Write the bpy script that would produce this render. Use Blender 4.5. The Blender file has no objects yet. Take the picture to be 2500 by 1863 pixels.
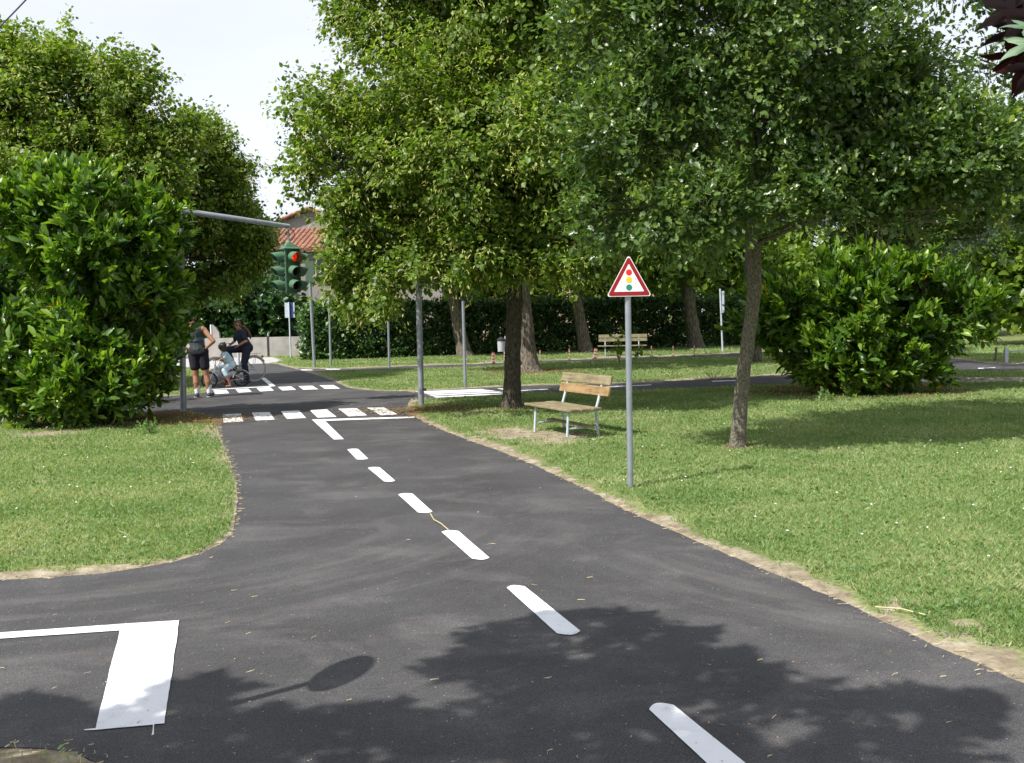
import bpy, bmesh, math, random
import numpy as np
from mathutils import Vector, Matrix, noise
from mathutils.geometry import tessellate_polygon

C = bpy.context.scene.collection
R = math.radians
rng = np.random.default_rng(7)
random.seed(7)

# ------------------------------------------------------------------ camera
FOC, EYE = 2450.0, 1.62
cam_data = bpy.data.cameras.new('camera')
cam = bpy.data.objects.new('camera', cam_data); C.objects.link(cam)
cam_data.sensor_width = 36; cam_data.lens = 36 * FOC / 2500
cam_data.clip_start = 0.05; cam_data.clip_end = 3000
cam_rot = Matrix.Rotation(math.pi/2 - math.atan(162/FOC), 3, 'X') @ Matrix.Rotation(R(-1.2), 3, 'Z')
cam.matrix_world = Matrix.Translation((0, 0, EYE)) @ cam_rot.to_4x4()
bpy.context.scene.camera = cam

# ------------------------------------------------------------------ world, sun, exposure
SUN_EL = 50.0
SHX, SHY = 0.778, 0.628                       # ground direction in which shadows fall
TE = math.tan(R(SUN_EL))
W = bpy.data.worlds.new('World'); bpy.context.scene.world = W; W.use_nodes = True
nt = W.node_tree; nt.nodes.clear()
sky = nt.nodes.new('ShaderNodeTexSky'); sky.sky_type = 'NISHITA'; sky.sun_disc = False
sky.sun_elevation = R(SUN_EL); sky.sun_rotation = math.atan2(-SHX, -SHY)
sky.air_density = 1.0; sky.dust_density = 4.0; sky.ozone_density = 1.0
hs = nt.nodes.new('ShaderNodeHueSaturation'); hs.inputs['Saturation'].default_value = 0.45; hs.inputs['Value'].default_value = 1.0
tc = nt.nodes.new('ShaderNodeTexCoord'); mp = nt.nodes.new('ShaderNodeMapping'); mp.inputs['Scale'].default_value = (1.2, 1.2, 4)
cl = nt.nodes.new('ShaderNodeTexNoise'); cl.inputs['Scale'].default_value = 1.6; cl.inputs['Detail'].default_value = 6
cr = nt.nodes.new('ShaderNodeMapRange'); cr.inputs['From Min'].default_value = .38; cr.inputs['From Max'].default_value = .68
cr.inputs['To Min'].default_value = .66; cr.inputs['To Max'].default_value = .80
mx = nt.nodes.new('ShaderNodeMix'); mx.data_type = 'RGBA'; mx.inputs['B'].default_value = (6.9, 7.3, 8.1, 1)
bg = nt.nodes.new('ShaderNodeBackground'); bg.inputs['Strength'].default_value = 0.10
ow = nt.nodes.new('ShaderNodeOutputWorld')
L = nt.links.new
L(sky.outputs[0], hs.inputs['Color']); L(tc.outputs['Generated'], mp.inputs[0]); L(mp.outputs[0], cl.inputs['Vector'])
L(cl.outputs[0], cr.inputs['Value']); L(cr.outputs[0], mx.inputs['Factor']); L(hs.outputs[0], mx.inputs['A'])
L(mx.outputs['Result'], bg.inputs['Color']); L(bg.outputs[0], ow.inputs[0])
sd = bpy.data.lights.new('sun', 'SUN'); sd.energy = 4.6; sd.angle = R(0.53); sd.color = (1, .965, .90)
so = bpy.data.objects.new('sun', sd); C.objects.link(so)
so.rotation_euler = Vector((SHX, SHY, -TE)).to_track_quat('-Z', 'Y').to_euler()
so.location = (-10, -10, 30)
vs = bpy.context.scene.view_settings
vs.view_transform = 'Standard'; vs.look = 'None'; vs.exposure = 0.70; vs.gamma = 1.0; vs.use_curve_mapping = False
bpy.context.scene.cycles.max_bounces = 8
bpy.context.scene.cycles.transparent_max_bounces = 8

# ------------------------------------------------------------------ where things stand
def ray(x, y): return cam_rot @ Vector(((x-1250)/FOC, -(y-931.5)/FOC, -1.0))
def G(x, y, z=0.0):                      # a measured spot on level z
    r = ray(x, y); return Vector((0, 0, EYE)) + r * ((z-EYE)/r.z)
def GD(x, y, z=0.0): return G(x*1.12765, y*1.12765, z)
def P(x, y, Y):                          # a measured spot at distance Y
    r = ray(x, y); return Vector((0, 0, EYE)) + r * (Y/r.y)
def PD(x, y, Y): return P(x*1.12765, y*1.12765, Y)

# ------------------------------------------------------------------ materials
def mat_nodes(name):
    m = bpy.data.materials.new(name); m.use_nodes = True
    n = m.node_tree.nodes; return m, n, m.node_tree.links.new, n['Principled BSDF']
def mat(name, col, rough=.6, metal=0, noise_amt=.12, scale=30, bump=0, spec=.5, emis=None, estr=0):
    m, n, lk, b = mat_nodes(name)
    b.inputs['Roughness'].default_value = rough; b.inputs['Metallic'].default_value = metal
    b.inputs['Specular IOR Level'].default_value = spec
    t = n.new('ShaderNodeTexNoise'); t.inputs['Scale'].default_value = scale; t.inputs['Detail'].default_value = 5
    g = n.new('ShaderNodeTexCoord'); lk(g.outputs['Object'], t.inputs['Vector'])
    r = n.new('ShaderNodeMix'); r.data_type = 'RGBA'
    r.inputs['A'].default_value = (*[c*(1-noise_amt*1.6) for c in col], 1)
    r.inputs['B'].default_value = (*[min(1, c*(1+noise_amt)) for c in col], 1)
    lk(t.outputs[0], r.inputs['Factor']); lk(r.outputs['Result'], b.inputs['Base Color'])
    if bump:
        bp = n.new('ShaderNodeBump'); bp.inputs['Strength'].default_value = bump; bp.inputs['Distance'].default_value = .01
        lk(t.outputs[0], bp.inputs['Height']); lk(bp.outputs[0], b.inputs['Normal'])
    if emis:
        b.inputs['Emission Color'].default_value = (*emis, 1); b.inputs['Emission Strength'].default_value = estr
    return m
def ramp(n, stops):
    r = n.new('ShaderNodeValToRGB'); e = r.color_ramp.elements
    while len(e) < len(stops): e.new(.5)
    for q, (p, c) in zip(e, stops): q.position = p; q.color = (*c, 1)
    return r
def leaf_mat(name, stops, rough=.45, trans=.35, tcol=(1.6, 1.7, .7), spec=.4):
    m, n, lk, b = mat_nodes(name)
    a = n.new('ShaderNodeAttribute'); a.attribute_name = 'tint'
    r = ramp(n, stops); lk(a.outputs['Fac'], r.inputs[0]); lk(r.outputs[0], b.inputs['Base Color'])
    b.inputs['Roughness'].default_value = rough; b.inputs['Specular IOR Level'].default_value = spec
    tr = n.new('ShaderNodeBsdfTranslucent'); mu = n.new('ShaderNodeMix'); mu.data_type = 'RGBA'; mu.blend_type = 'MULTIPLY'
    mu.inputs['Factor'].default_value = 1; mu.clamp_result = False
    lk(r.outputs[0], mu.inputs['A']); mu.inputs['B'].default_value = (*tcol, 1); lk(mu.outputs['Result'], tr.inputs[0])
    ms = n.new('ShaderNodeMixShader'); ms.inputs[0].default_value = trans
    lk(b.outputs[0], ms.inputs[1]); lk(tr.outputs[0], ms.inputs[2]); lk(ms.outputs[0], n['Material Output'].inputs[0])
    return m
def bark_mat(name, c0, c1, scale=6, vert=.25):
    m, n, lk, b = mat_nodes(name)
    g = n.new('ShaderNodeTexCoord'); mp = n.new('ShaderNodeMapping'); mp.inputs['Scale'].default_value = (1, 1, vert)
    t = n.new('ShaderNodeTexNoise'); t.inputs['Scale'].default_value = scale*4; t.inputs['Detail'].default_value = 8; t.inputs['Roughness'].default_value = .7
    w = n.new('ShaderNodeTexVoronoi'); w.inputs['Scale'].default_value = scale*3
    lk(g.outputs['Object'], mp.inputs[0]); lk(mp.outputs[0], t.inputs['Vector']); lk(mp.outputs[0], w.inputs['Vector'])
    ad = n.new('ShaderNodeMath'); ad.operation = 'MULTIPLY'; lk(t.outputs[0], ad.inputs[0]); lk(w.outputs['Distance'], ad.inputs[1])
    r = ramp(n, [(.08, c0), (.42, c1)]); lk(ad.outputs[0], r.inputs[0]); lk(r.outputs[0], b.inputs['Base Color'])
    bp = n.new('ShaderNodeBump'); bp.inputs['Strength'].default_value = .8; bp.inputs['Distance'].default_value = .045
    lk(ad.outputs[0], bp.inputs['Height']); lk(bp.outputs[0], b.inputs['Normal'])
    b.inputs['Roughness'].default_value = .95; b.inputs['Specular IOR Level'].default_value = .15
    return m

M = {}
M['galv'] = mat('galvanised steel', (.33, .36, .40), .42, .55, .22, 9, .05)
M['galv_pale'] = mat('pale galvanised steel', (.50, .53, .57), .45, .35, .2, 12, .05)
M['grey_paint'] = mat('grey painted steel', (.45, .5, .56), .45, .1, .15, 14)
M['green_paint'] = mat('old green paint', (.085, .175, .105), .5, 0, .35, 22, .1)
M['black'] = mat('black rubber', (.015, .015, .017), .6)
M['dark_lens'] = mat('unlit lens', (.018, .012, .012), .12, 0, .1, 40)
M['red_lens'] = mat('lit red lens', (.45, .008, .004), .2, 0, .1, 40, 0, .5, (1, .03, .005), .40)
M['red_bulb'] = mat('red lamp hot spot', (.9, .05, .02), .2, 0, 0, 40, 0, .5, (1, .12, .03), 1.3)
M['cable'] = mat('cable sheath', (.10, .08, .13), .6)
M['sign_white'] = mat('white sign face', (.72, .73, .74), .35, 0, .04, 60)
M['sign_red'] = mat('dark red sign border', (.27, .003, .007), .35, 0, .08, 50)
M['dot_red'] = mat('red dot', (.62, .02, .008), .4, 0, .03)
M['dot_yellow'] = mat('yellow dot', (.75, .47, .02), .4, 0, .03)
M['dot_green'] = mat('green dot', (.01, .20, .15), .4, 0, .03)
M['concrete'] = mat('weathered concrete', (.33, .31, .29), .9, 0, .3, 2.5, .2)
M['pave'] = mat('pale paving', (.36, .35, .34), .9, 0, .15, 3, .1)
M['plaster'] = mat('beige plaster', (.25, .23, .215), .9, 0, .12, 1.5, .1)  # darker than the plaster itself: the walls' shade is put into the colour
M['plaster_pink'] = mat('pink plaster', (.55, .40, .34), .9, 0, .12, 1.5, .1)
M['window'] = mat('dark window glass', (.02, .025, .03), .08)
M['shutter'] = mat('green shutter', (.06, .10, .07), .6)
M['orange'] = mat('orange plastic', (.55, .08, .025), .45, 0, .15, 20)
M['band_white'] = mat('reflective band', (.50, .46, .42), .4, 0, .1, 30)
M['blue_sign'] = mat('blue sign face', (.02, .05, .25), .4)
M['skin'] = mat('skin', (.46, .235, .15), .5, 0, .1, 9)
M['skin_tan'] = mat('tanned skin', (.34, .16, .10), .5, 0, .1, 9)
M['hair_brown'] = mat('brown hair', (.14, .06, .03), .55, 0, .5, 60)
M['hair_dark'] = mat('dark hair', (.02, .012, .008), .5, 0, .4, 60)
M['navy'] = mat('navy cotton', (.018, .022, .05), .85, 0, .3, 18)
M['navy_trousers'] = mat('navy trousers', (.012, .016, .038), .85, 0, .3, 18)
M['pale_blue'] = mat('pale blue cotton', (.36, .48, .58), .85, 0, .12, 18)
M['pale_blue2'] = mat('washed blue cotton', (.42, .52, .60), .85, 0, .12, 18)
M['grey_vest'] = mat('grey vest', (.05, .065, .065), .85, 0, .2, 18)  # vest and its blue band darkened: shade on the man put into colour
M['band_blue'] = mat('blue band', (.09, .15, .22), .8, 0, .2, 18)
M['black_shorts'] = mat('black shorts', (.01, .01, .018), .85, 0, .3, 18)
M['white_sock'] = mat('white sock', (.7, .72, .76), .9, 0, .1, 30)
M['shoe'] = mat('dark shoe', (.03, .03, .04), .6, 0, .2, 20)
M['shoe_sole'] = mat('pale sole', (.4, .4, .4), .7)
M['chrome'] = mat('chrome', (.6, .6, .6), .25, .9, .05, 10)
M['bike_silver'] = mat('silver bicycle paint', (.45, .47, .5), .35, .4, .05, 10)
M['bike_cream'] = mat('cream mudguard', (.62, .56, .5), .35, .1, .05, 10)
M['bike_red'] = mat('dark red bicycle parts', (.20, .01, .015), .4)
M['tyre'] = mat('tyre', (.02, .02, .02), .8)
M['tyre_cream'] = mat('pale tyre wall', (.42, .38, .33), .7)
M['saddle'] = mat('brown saddle', (.12, .03, .02), .5)
M['bark_lime'] = bark_mat('lime bark', (.04, .034, .025), (.12, .105, .08), 12, .35)
M['bark_oak'] = bark_mat('young oak bark', (.085, .075, .058), (.22, .20, .155), 16, .55)
M['bark_old'] = bark_mat('rough old bark', (.05, .042, .032), (.19, .165, .13), 7, .22)
M['lime'] = leaf_mat('lime leaves', [(0, (.026, .060, .007)), (.5, (.098, .168, .017)), (1, (.215, .295, .042))], .42, .42)
M['bract'] = leaf_mat('lime bracts', [(0, (.36, .40, .09)), (1, (.56, .57, .20))], .6, .4, (1.2, 1.2, .8))
M['oak'] = leaf_mat('oak leaves', [(0, (.020, .054, .012)), (.5, (.084, .148, .034)), (.85, (.165, .240, .066)), (1, (.27, .33, .06))], .36, .36, spec=.65)
M['oak_old'] = leaf_mat('bronze tipped oak leaves', [(0, (.035, .08, .018)), (.6, (.09, .155, .038)), (.92, (.17, .20, .055)), (1, (.27, .18, .08))], .4, .38)
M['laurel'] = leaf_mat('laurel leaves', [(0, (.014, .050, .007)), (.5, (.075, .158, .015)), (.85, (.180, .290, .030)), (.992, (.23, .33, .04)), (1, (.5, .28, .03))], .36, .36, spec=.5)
M['hedge'] = leaf_mat('hedge leaves', [(0, (.010, .036, .012)), (.55, (.050, .118, .034)), (1, (.17, .27, .08))], .35, .25, spec=.5)
M['cedar'] = leaf_mat('cedar needles', [(0, (.035, .075, .045)), (1, (.10, .16, .10))], .6, .2)
M['maple'] = leaf_mat('copper maple leaves', [(0, (.007, .004, .005)), (.7, (.018, .008, .008)), (1, (.035, .014, .010))], .8, .2, (1.7, .7, .5), .08)
M['maple_green'] = leaf_mat('green maple leaves', [(0, (.10, .17, .10)), (1, (.15, .24, .14))], .5, .3)
M['grass'] = leaf_mat('grass blades', [(0, (.095, .165, .046)), (.4, (.175, .278, .088)), (.72, (.29, .36, .155)), (1, (.48, .45, .29))], .6, .4, (1.3, 1.35, .7), .25)
M['weed'] = leaf_mat('clover leaves', [(0, (.07, .15, .04)), (1, (.16, .26, .08))], .5, .35)
M['straw'] = mat('dry straw', (.50, .42, .24), .8, 0, .3, 40)
M['daisy'] = mat('daisy petals', (.75, .75, .72), .7, 0, .05)
M['dead_leaf'] = leaf_mat('dead leaves', [(0, (.10, .05, .02)), (.6, (.26, .15, .05)), (1, (.42, .34, .14))], .8, .15)

def wood_mat(name, c0, c1, axis):
    m, n, lk, b = mat_nodes(name)
    g = n.new('ShaderNodeTexCoord'); mp = n.new('ShaderNodeMapping')
    s = [1, 1, 1]; s[axis] = .06; mp.inputs['Scale'].default_value = [q*40 for q in s]
    t = n.new('ShaderNodeTexNoise'); t.inputs['Scale'].default_value = 1; t.inputs['Detail'].default_value = 6; t.inputs['Distortion'].default_value = .4
    t2 = n.new('ShaderNodeTexNoise'); t2.inputs['Scale'].default_value = 7; t2.inputs['Detail'].default_value = 4
    lk(g.outputs['Object'], mp.inputs[0]); lk(mp.outputs[0], t.inputs['Vector']); lk(g.outputs['Object'], t2.inputs['Vector'])
    ad = n.new('ShaderNodeMath'); ad.operation = 'ADD'; lk(t.outputs[0], ad.inputs[0]); lk(t2.outputs[0], ad.inputs[1])
    r = ramp(n, [(.72, c0), (1.15, c1)]); 
    mr = n.new('ShaderNodeMapRange'); mr.inputs['From Min'].default_value = .6; mr.inputs['From Max'].default_value = 1.35
    r = ramp(n, [(.15, c0), (.8, c1)]); lk(ad.outputs[0], mr.inputs['Value']); lk(mr.outputs[0], r.inputs[0]); lk(r.outputs[0], b.inputs['Base Color'])
    bp = n.new('ShaderNodeBump'); bp.inputs['Strength'].default_value = .35; bp.inputs['Distance'].default_value = .004
    lk(t.outputs[0], bp.inputs['Height']); lk(bp.outputs[0], b.inputs['Normal']); b.inputs['Roughness'].default_value = .8
    return m
M['wood'] = wood_mat('weathered bench wood', (.11, .085, .045), (.24, .20, .115), 0)
M['wood_brown'] = wood_mat('browner bench plank', (.15, .088, .036), (.29, .195, .09), 0)
M['wood_grey'] = wood_mat('grey bench wood', (.09, .08, .045), (.20, .18, .10), 0)

def asphalt():
    m, n, lk, b = mat_nodes('asphalt')
    g = n.new('ShaderNodeTexCoord')
    f1 = n.new('ShaderNodeTexNoise'); f1.inputs['Scale'].default_value = 230; f1.inputs['Detail'].default_value = 3
    v = n.new('ShaderNodeTexVoronoi'); v.inputs['Scale'].default_value = 170
    big = n.new('ShaderNodeTexNoise'); big.inputs['Scale'].default_value = .9; big.inputs['Detail'].default_value = 7; big.inputs['Roughness'].default_value = .62; big.inputs['Distortion'].default_value = .1
    mp = n.new('ShaderNodeMapping'); mp.inputs['Rotation'].default_value = (0, 0, R(-25)); mp.inputs['Scale'].default_value = (1, 1.3, 1)
    st = n.new('ShaderNodeTexNoise'); st.inputs['Scale'].default_value = 1.3; st.inputs['Detail'].default_value = 8; st.inputs['Roughness'].default_value = .65; st.inputs['Distortion'].default_value = .5
    for t in (f1, v, big): lk(g.outputs['Object'], t.inputs['Vector'])
    lk(g.outputs['Object'], mp.inputs[0]); lk(mp.outputs[0], st.inputs['Vector'])
    base = ramp(n, [(.3, (.034, .0325, .0345)), (.62, (.055, .0535, .056))]); lk(big.outputs[0], base.inputs[0])
    dust = ramp(n, [(.50, (0, 0, 0)), (.78, (1, 1, 1))]); lk(st.outputs[0], dust.inputs[0])
    m1 = n.new('ShaderNodeMix'); m1.data_type = 'RGBA'; m1.inputs['B'].default_value = (.17, .16, .155, 1)
    dm = n.new('ShaderNodeMath'); dm.operation = 'MULTIPLY'; dm.inputs[1].default_value = .42; lk(dust.outputs[0], dm.inputs[0])
    lk(dm.outputs[0], m1.inputs['Factor']); lk(base.outputs[0], m1.inputs['A'])
    sp = ramp(n, [(.36, (.50, .50, .50)), (.50, (.95, .95, .95)), (.66, (1.75, 1.75, 1.72))]); lk(f1.outputs[0], sp.inputs[0])
    m2 = n.new('ShaderNodeMix'); m2.data_type = 'RGBA'; m2.blend_type = 'MULTIPLY'; m2.inputs['Factor'].default_value = 1; m2.clamp_result = False
    lk(m1.outputs['Result'], m2.inputs['A']); lk(sp.outputs[0], m2.inputs['B'])
    # pale stone chips
    vc = n.new('ShaderNodeTexVoronoi'); vc.inputs['Scale'].default_value = 19; lk(g.outputs['Object'], vc.inputs['Vector'])
    ch = ramp(n, [(.035, (1, 1, 1)), (.07, (0, 0, 0))]); lk(vc.outputs['Distance'], ch.inputs[0])
    m3 = n.new('ShaderNodeMix'); m3.data_type = 'RGBA'; m3.inputs['B'].default_value = (.36, .35, .32, 1); lk(ch.outputs[0], m3.inputs['Factor'])
    lk(m2.outputs['Result'], m3.inputs['A'])
    for (cx, cy, r0, r1, amt, ph) in ((-3.3, 8.4, 2.1, 4.3, .27, 0), (4.4, 8.2, 3.2, 4.9, .25, 5), (-1.2, 5.6, .4, 1.5, .3, 9)):
        vm = n.new('ShaderNodeVectorMath'); vm.operation = 'SUBTRACT'; vm.inputs[1].default_value = (cx, cy, 0); lk(g.outputs['Object'], vm.inputs[0])
        le_ = n.new('ShaderNodeVectorMath'); le_.operation = 'LENGTH'; lk(vm.outputs[0], le_.inputs[0])
        sx = n.new('ShaderNodeSeparateXYZ'); lk(vm.outputs[0], sx.inputs[0]); at2 = n.new('ShaderNodeMath'); at2.operation = 'ARCTAN2'; lk(sx.outputs[1], at2.inputs[0]); lk(sx.outputs[0], at2.inputs[1])
        cb = n.new('ShaderNodeCombineXYZ'); m5 = n.new('ShaderNodeMath'); m5.operation = 'MULTIPLY'; m5.inputs[1].default_value = 4.2; lk(le_.outputs['Value'], m5.inputs[0]); lk(m5.outputs[0], cb.inputs[0])
        m6 = n.new('ShaderNodeMath'); m6.operation = 'MULTIPLY'; m6.inputs[1].default_value = 1.9; lk(at2.outputs[0], m6.inputs[0]); lk(m6.outputs[0], cb.inputs[1]); cb.inputs[2].default_value = ph
        nn = n.new('ShaderNodeTexNoise'); nn.inputs['Scale'].default_value = 1.0; nn.inputs['Detail'].default_value = 9; nn.inputs['Roughness'].default_value = .68; lk(cb.outputs[0], nn.inputs['Vector'])
        rr_ = ramp(n, [(.47, (0, 0, 0)), (.68, (1, 1, 1))]); lk(nn.outputs[0], rr_.inputs[0])
        mk_ = n.new('ShaderNodeMapRange'); mk_.interpolation_type = 'SMOOTHSTEP'; mk_.inputs['From Min'].default_value = r0; mk_.inputs['From Max'].default_value = r0+.5; lk(le_.outputs['Value'], mk_.inputs['Value'])
        mk2 = n.new('ShaderNodeMapRange'); mk2.interpolation_type = 'SMOOTHSTEP'; mk2.inputs['From Min'].default_value = r1; mk2.inputs['From Max'].default_value = r1-.8; lk(le_.outputs['Value'], mk2.inputs['Value'])
        a1 = n.new('ShaderNodeMath'); a1.operation = 'MULTIPLY'; lk(mk_.outputs[0], a1.inputs[0]); lk(mk2.outputs[0], a1.inputs[1])
        my_ = n.new('ShaderNodeMapRange'); my_.interpolation_type = 'SMOOTHSTEP'; my_.inputs['From Min'].default_value = -.3 if cx < 4 else -1; my_.inputs['From Max'].default_value = -1.4 if cx < 4 else -2; lk(sx.outputs[1], my_.inputs['Value'])
        a0_ = n.new('ShaderNodeMath'); a0_.operation = 'MULTIPLY'; lk(a1.outputs[0], a0_.inputs[0]); lk(my_.outputs[0], a0_.inputs[1]); a1 = a0_
        a2 = n.new('ShaderNodeMath'); a2.operation = 'MULTIPLY'; lk(a1.outputs[0], a2.inputs[0]); lk(rr_.outputs[0], a2.inputs[1])
        a3 = n.new('ShaderNodeMath'); a3.operation = 'MULTIPLY'; a3.inputs[1].default_value = amt; lk(a2.outputs[0], a3.inputs[0])
        mq = n.new('ShaderNodeMix'); mq.data_type = 'RGBA'; mq.inputs['B'].default_value = (.165, .155, .145, 1); lk(a3.outputs[0], mq.inputs['Factor']); lk(m3.outputs['Result'], mq.inputs['A']); m3 = mq
    # brown pollen dust from an attribute
    at = n.new('ShaderNodeAttribute'); at.attribute_name = 'dust'
    nz = n.new('ShaderNodeTexNoise'); nz.inputs['Scale'].default_value = 9; nz.inputs['Detail'].default_value = 7; lk(g.outputs['Object'], nz.inputs['Vector'])
    mm = n.new('ShaderNodeMath'); mm.operation = 'ADD'; lk(at.outputs['Fac'], mm.inputs[0]); lk(nz.outputs[0], mm.inputs[1])
    mr = n.new('ShaderNodeMapRange'); mr.inputs['From Min'].default_value = .62; mr.inputs['From Max'].default_value = 1.35; lk(mm.outputs[0], mr.inputs['Value'])
    m4 = n.new('ShaderNodeMix'); m4.data_type = 'RGBA'; m4.inputs['B'].default_value = (.16, .12, .075, 1); lk(mr.outputs[0], m4.inputs['Factor'])
    lk(m3.outputs['Result'], m4.inputs['A']); lk(m4.outputs['Result'], b.inputs['Base Color'])
    bp = n.new('ShaderNodeBump'); bp.inputs['Strength'].default_value = .4; bp.inputs['Distance'].default_value = .004
    lk(v.outputs['Distance'], bp.inputs['Height']); lk(bp.outputs[0], b.inputs['Normal'])
    b.inputs['Roughness'].default_value = .85; b.inputs['Specular IOR Level'].default_value = .35
    return m
M['asphalt'] = asphalt()

def ground_mat():
    m, n, lk, b = mat_nodes('lawn and soil')
    g = n.new('ShaderNodeTexCoord')
    def nz(s, d=6, r=.6):
        t = n.new('ShaderNodeTexNoise'); t.inputs['Scale'].default_value = s; t.inputs['Detail'].default_value = d; t.inputs['Roughness'].default_value = r
        lk(g.outputs['Object'], t.inputs['Vector']); return t
    a, c, d = nz(1.1), nz(34, 4), nz(7)
    g1 = ramp(n, [(.3, (.09, .135, .042)), (.5, (.16, .20, .078)), (.72, (.27, .26, .14))]); lk(a.outputs[0], g1.inputs[0])
    g2 = ramp(n, [(.3, (.45, .45, .45)), (.7, (1.35, 1.3, 1.2))]); lk(c.outputs[0], g2.inputs[0])
    m1 = n.new('ShaderNodeMix'); m1.data_type = 'RGBA'; m1.blend_type = 'MULTIPLY'; m1.inputs['Factor'].default_value = 1; m1.clamp_result = False
    lk(g1.outputs[0], m1.inputs['A']); lk(g2.outputs[0], m1.inputs['B'])
    so_ = ramp(n, [(.3, (.14, .11, .075)), (.5, (.25, .21, .15)), (.7, (.36, .32, .25))]); lk(d.outputs[0], so_.inputs[0])
    at = n.new('ShaderNodeAttribute'); at.attribute_name = 'dirt'
    ad = n.new('ShaderNodeMath'); ad.operation = 'ADD'; lk(at.outputs['Fac'], ad.inputs[0])
    s2 = n.new('ShaderNodeMath'); s2.operation = 'MULTIPLY_ADD'; s2.inputs[1].default_value = .9; s2.inputs[2].default_value = -.45; lk(nz(11, 7).outputs[0], s2.inputs[0]); lk(s2.outputs[0], ad.inputs[1])
    mr = n.new('ShaderNodeMapRange'); mr.inputs['From Min'].default_value = .35; mr.inputs['From Max'].default_value = .6; lk(ad.outputs[0], mr.inputs['Value'])
    m2 = n.new('ShaderNodeMix'); m2.data_type = 'RGBA'; lk(mr.outputs[0], m2.inputs['Factor']); lk(m1.outputs['Result'], m2.inputs['A']); lk(so_.outputs[0], m2.inputs['B'])
    al = n.new('ShaderNodeAttribute'); al.attribute_name = 'litter'
    li = ramp(n, [(.3, (.05, .028, .015)), (.5, (.13, .065, .03)), (.7, (.27, .16, .07))]); lk(nz(24, 6).outputs[0], li.inputs[0])
    ad2 = n.new('ShaderNodeMath'); ad2.operation = 'ADD'; lk(al.outputs['Fac'], ad2.inputs[0]); lk(s2.outputs[0], ad2.inputs[1])
    mr2 = n.new('ShaderNodeMapRange'); mr2.inputs['From Min'].default_value = .3; mr2.inputs['From Max'].default_value = .6; lk(ad2.outputs[0], mr2.inputs['Value'])
    m3 = n.new('ShaderNodeMix'); m3.data_type = 'RGBA'; lk(mr2.outputs[0], m3.inputs['Factor']); lk(m2.outputs['Result'], m3.inputs['A']); lk(li.outputs[0], m3.inputs['B'])
    lk(m3.outputs['Result'], b.inputs['Base Color'])
    bp = n.new('ShaderNodeBump'); bp.inputs['Strength'].default_value = .6; bp.inputs['Distance'].default_value = .03
    lk(c.outputs[0], bp.inputs['Height']); lk(bp.outputs[0], b.inputs['Normal'])
    b.inputs['Roughness'].default_value = .95; b.inputs['Specular IOR Level'].default_value = .1
    return m
M['ground'] = ground_mat()

def paint_mat():
    m, n, lk, b = mat_nodes('road paint')
    g = n.new('ShaderNodeTexCoord'); t = n.new('ShaderNodeTexNoise'); t.inputs['Scale'].default_value = 190; t.inputs['Detail'].default_value = 3
    t2 = n.new('ShaderNodeTexNoise'); t2.inputs['Scale'].default_value = 5; t2.inputs['Detail'].default_value = 8; t2.inputs['Roughness'].default_value = .7
    lk(g.outputs['Object'], t.inputs['Vector']); lk(g.outputs['Object'], t2.inputs['Vector'])
    ad = n.new('ShaderNodeMath'); ad.operation = 'MULTIPLY_ADD'; ad.inputs[1].default_value = .8; lk(t.outputs[0], ad.inputs[0]); lk(t2.outputs[0], ad.inputs[2])
    r = ramp(n, [(.63, (.16, .16, .16)), (.71, (.50, .51, .52)), (.86, (.70, .71, .73))]); lk(ad.outputs[0], r.inputs[0]); lk(r.outputs[0], b.inputs['Base Color'])
    bp = n.new('ShaderNodeBump'); bp.inputs['Strength'].default_value = .4; bp.inputs['Distance'].default_value = .003
    lk(t.outputs[0], bp.inputs['Height']); lk(bp.outputs[0], b.inputs['Normal']); b.inputs['Roughness'].default_value = .7
    return m
M['paint'] = paint_mat()

def tile_mat():
    m, n, lk, b = mat_nodes('terracotta tiles')
    g = n.new('ShaderNodeTexCoord'); t = n.new('ShaderNodeTexNoise'); t.inputs['Scale'].default_value = 6; t.inputs['Detail'].default_value = 5
    lk(g.outputs['Object'], t.inputs['Vector'])
    r = ramp(n, [(.3, (.17, .07, .045)), (.5, (.28, .125, .08)), (.7, (.36, .21, .15))]); lk(t.outputs[0], r.inputs[0]); lk(r.outputs[0], b.inputs['Base Color'])
    b.inputs['Roughness'].default_value = .9
    return m
M['tile'] = tile_mat()

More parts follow.
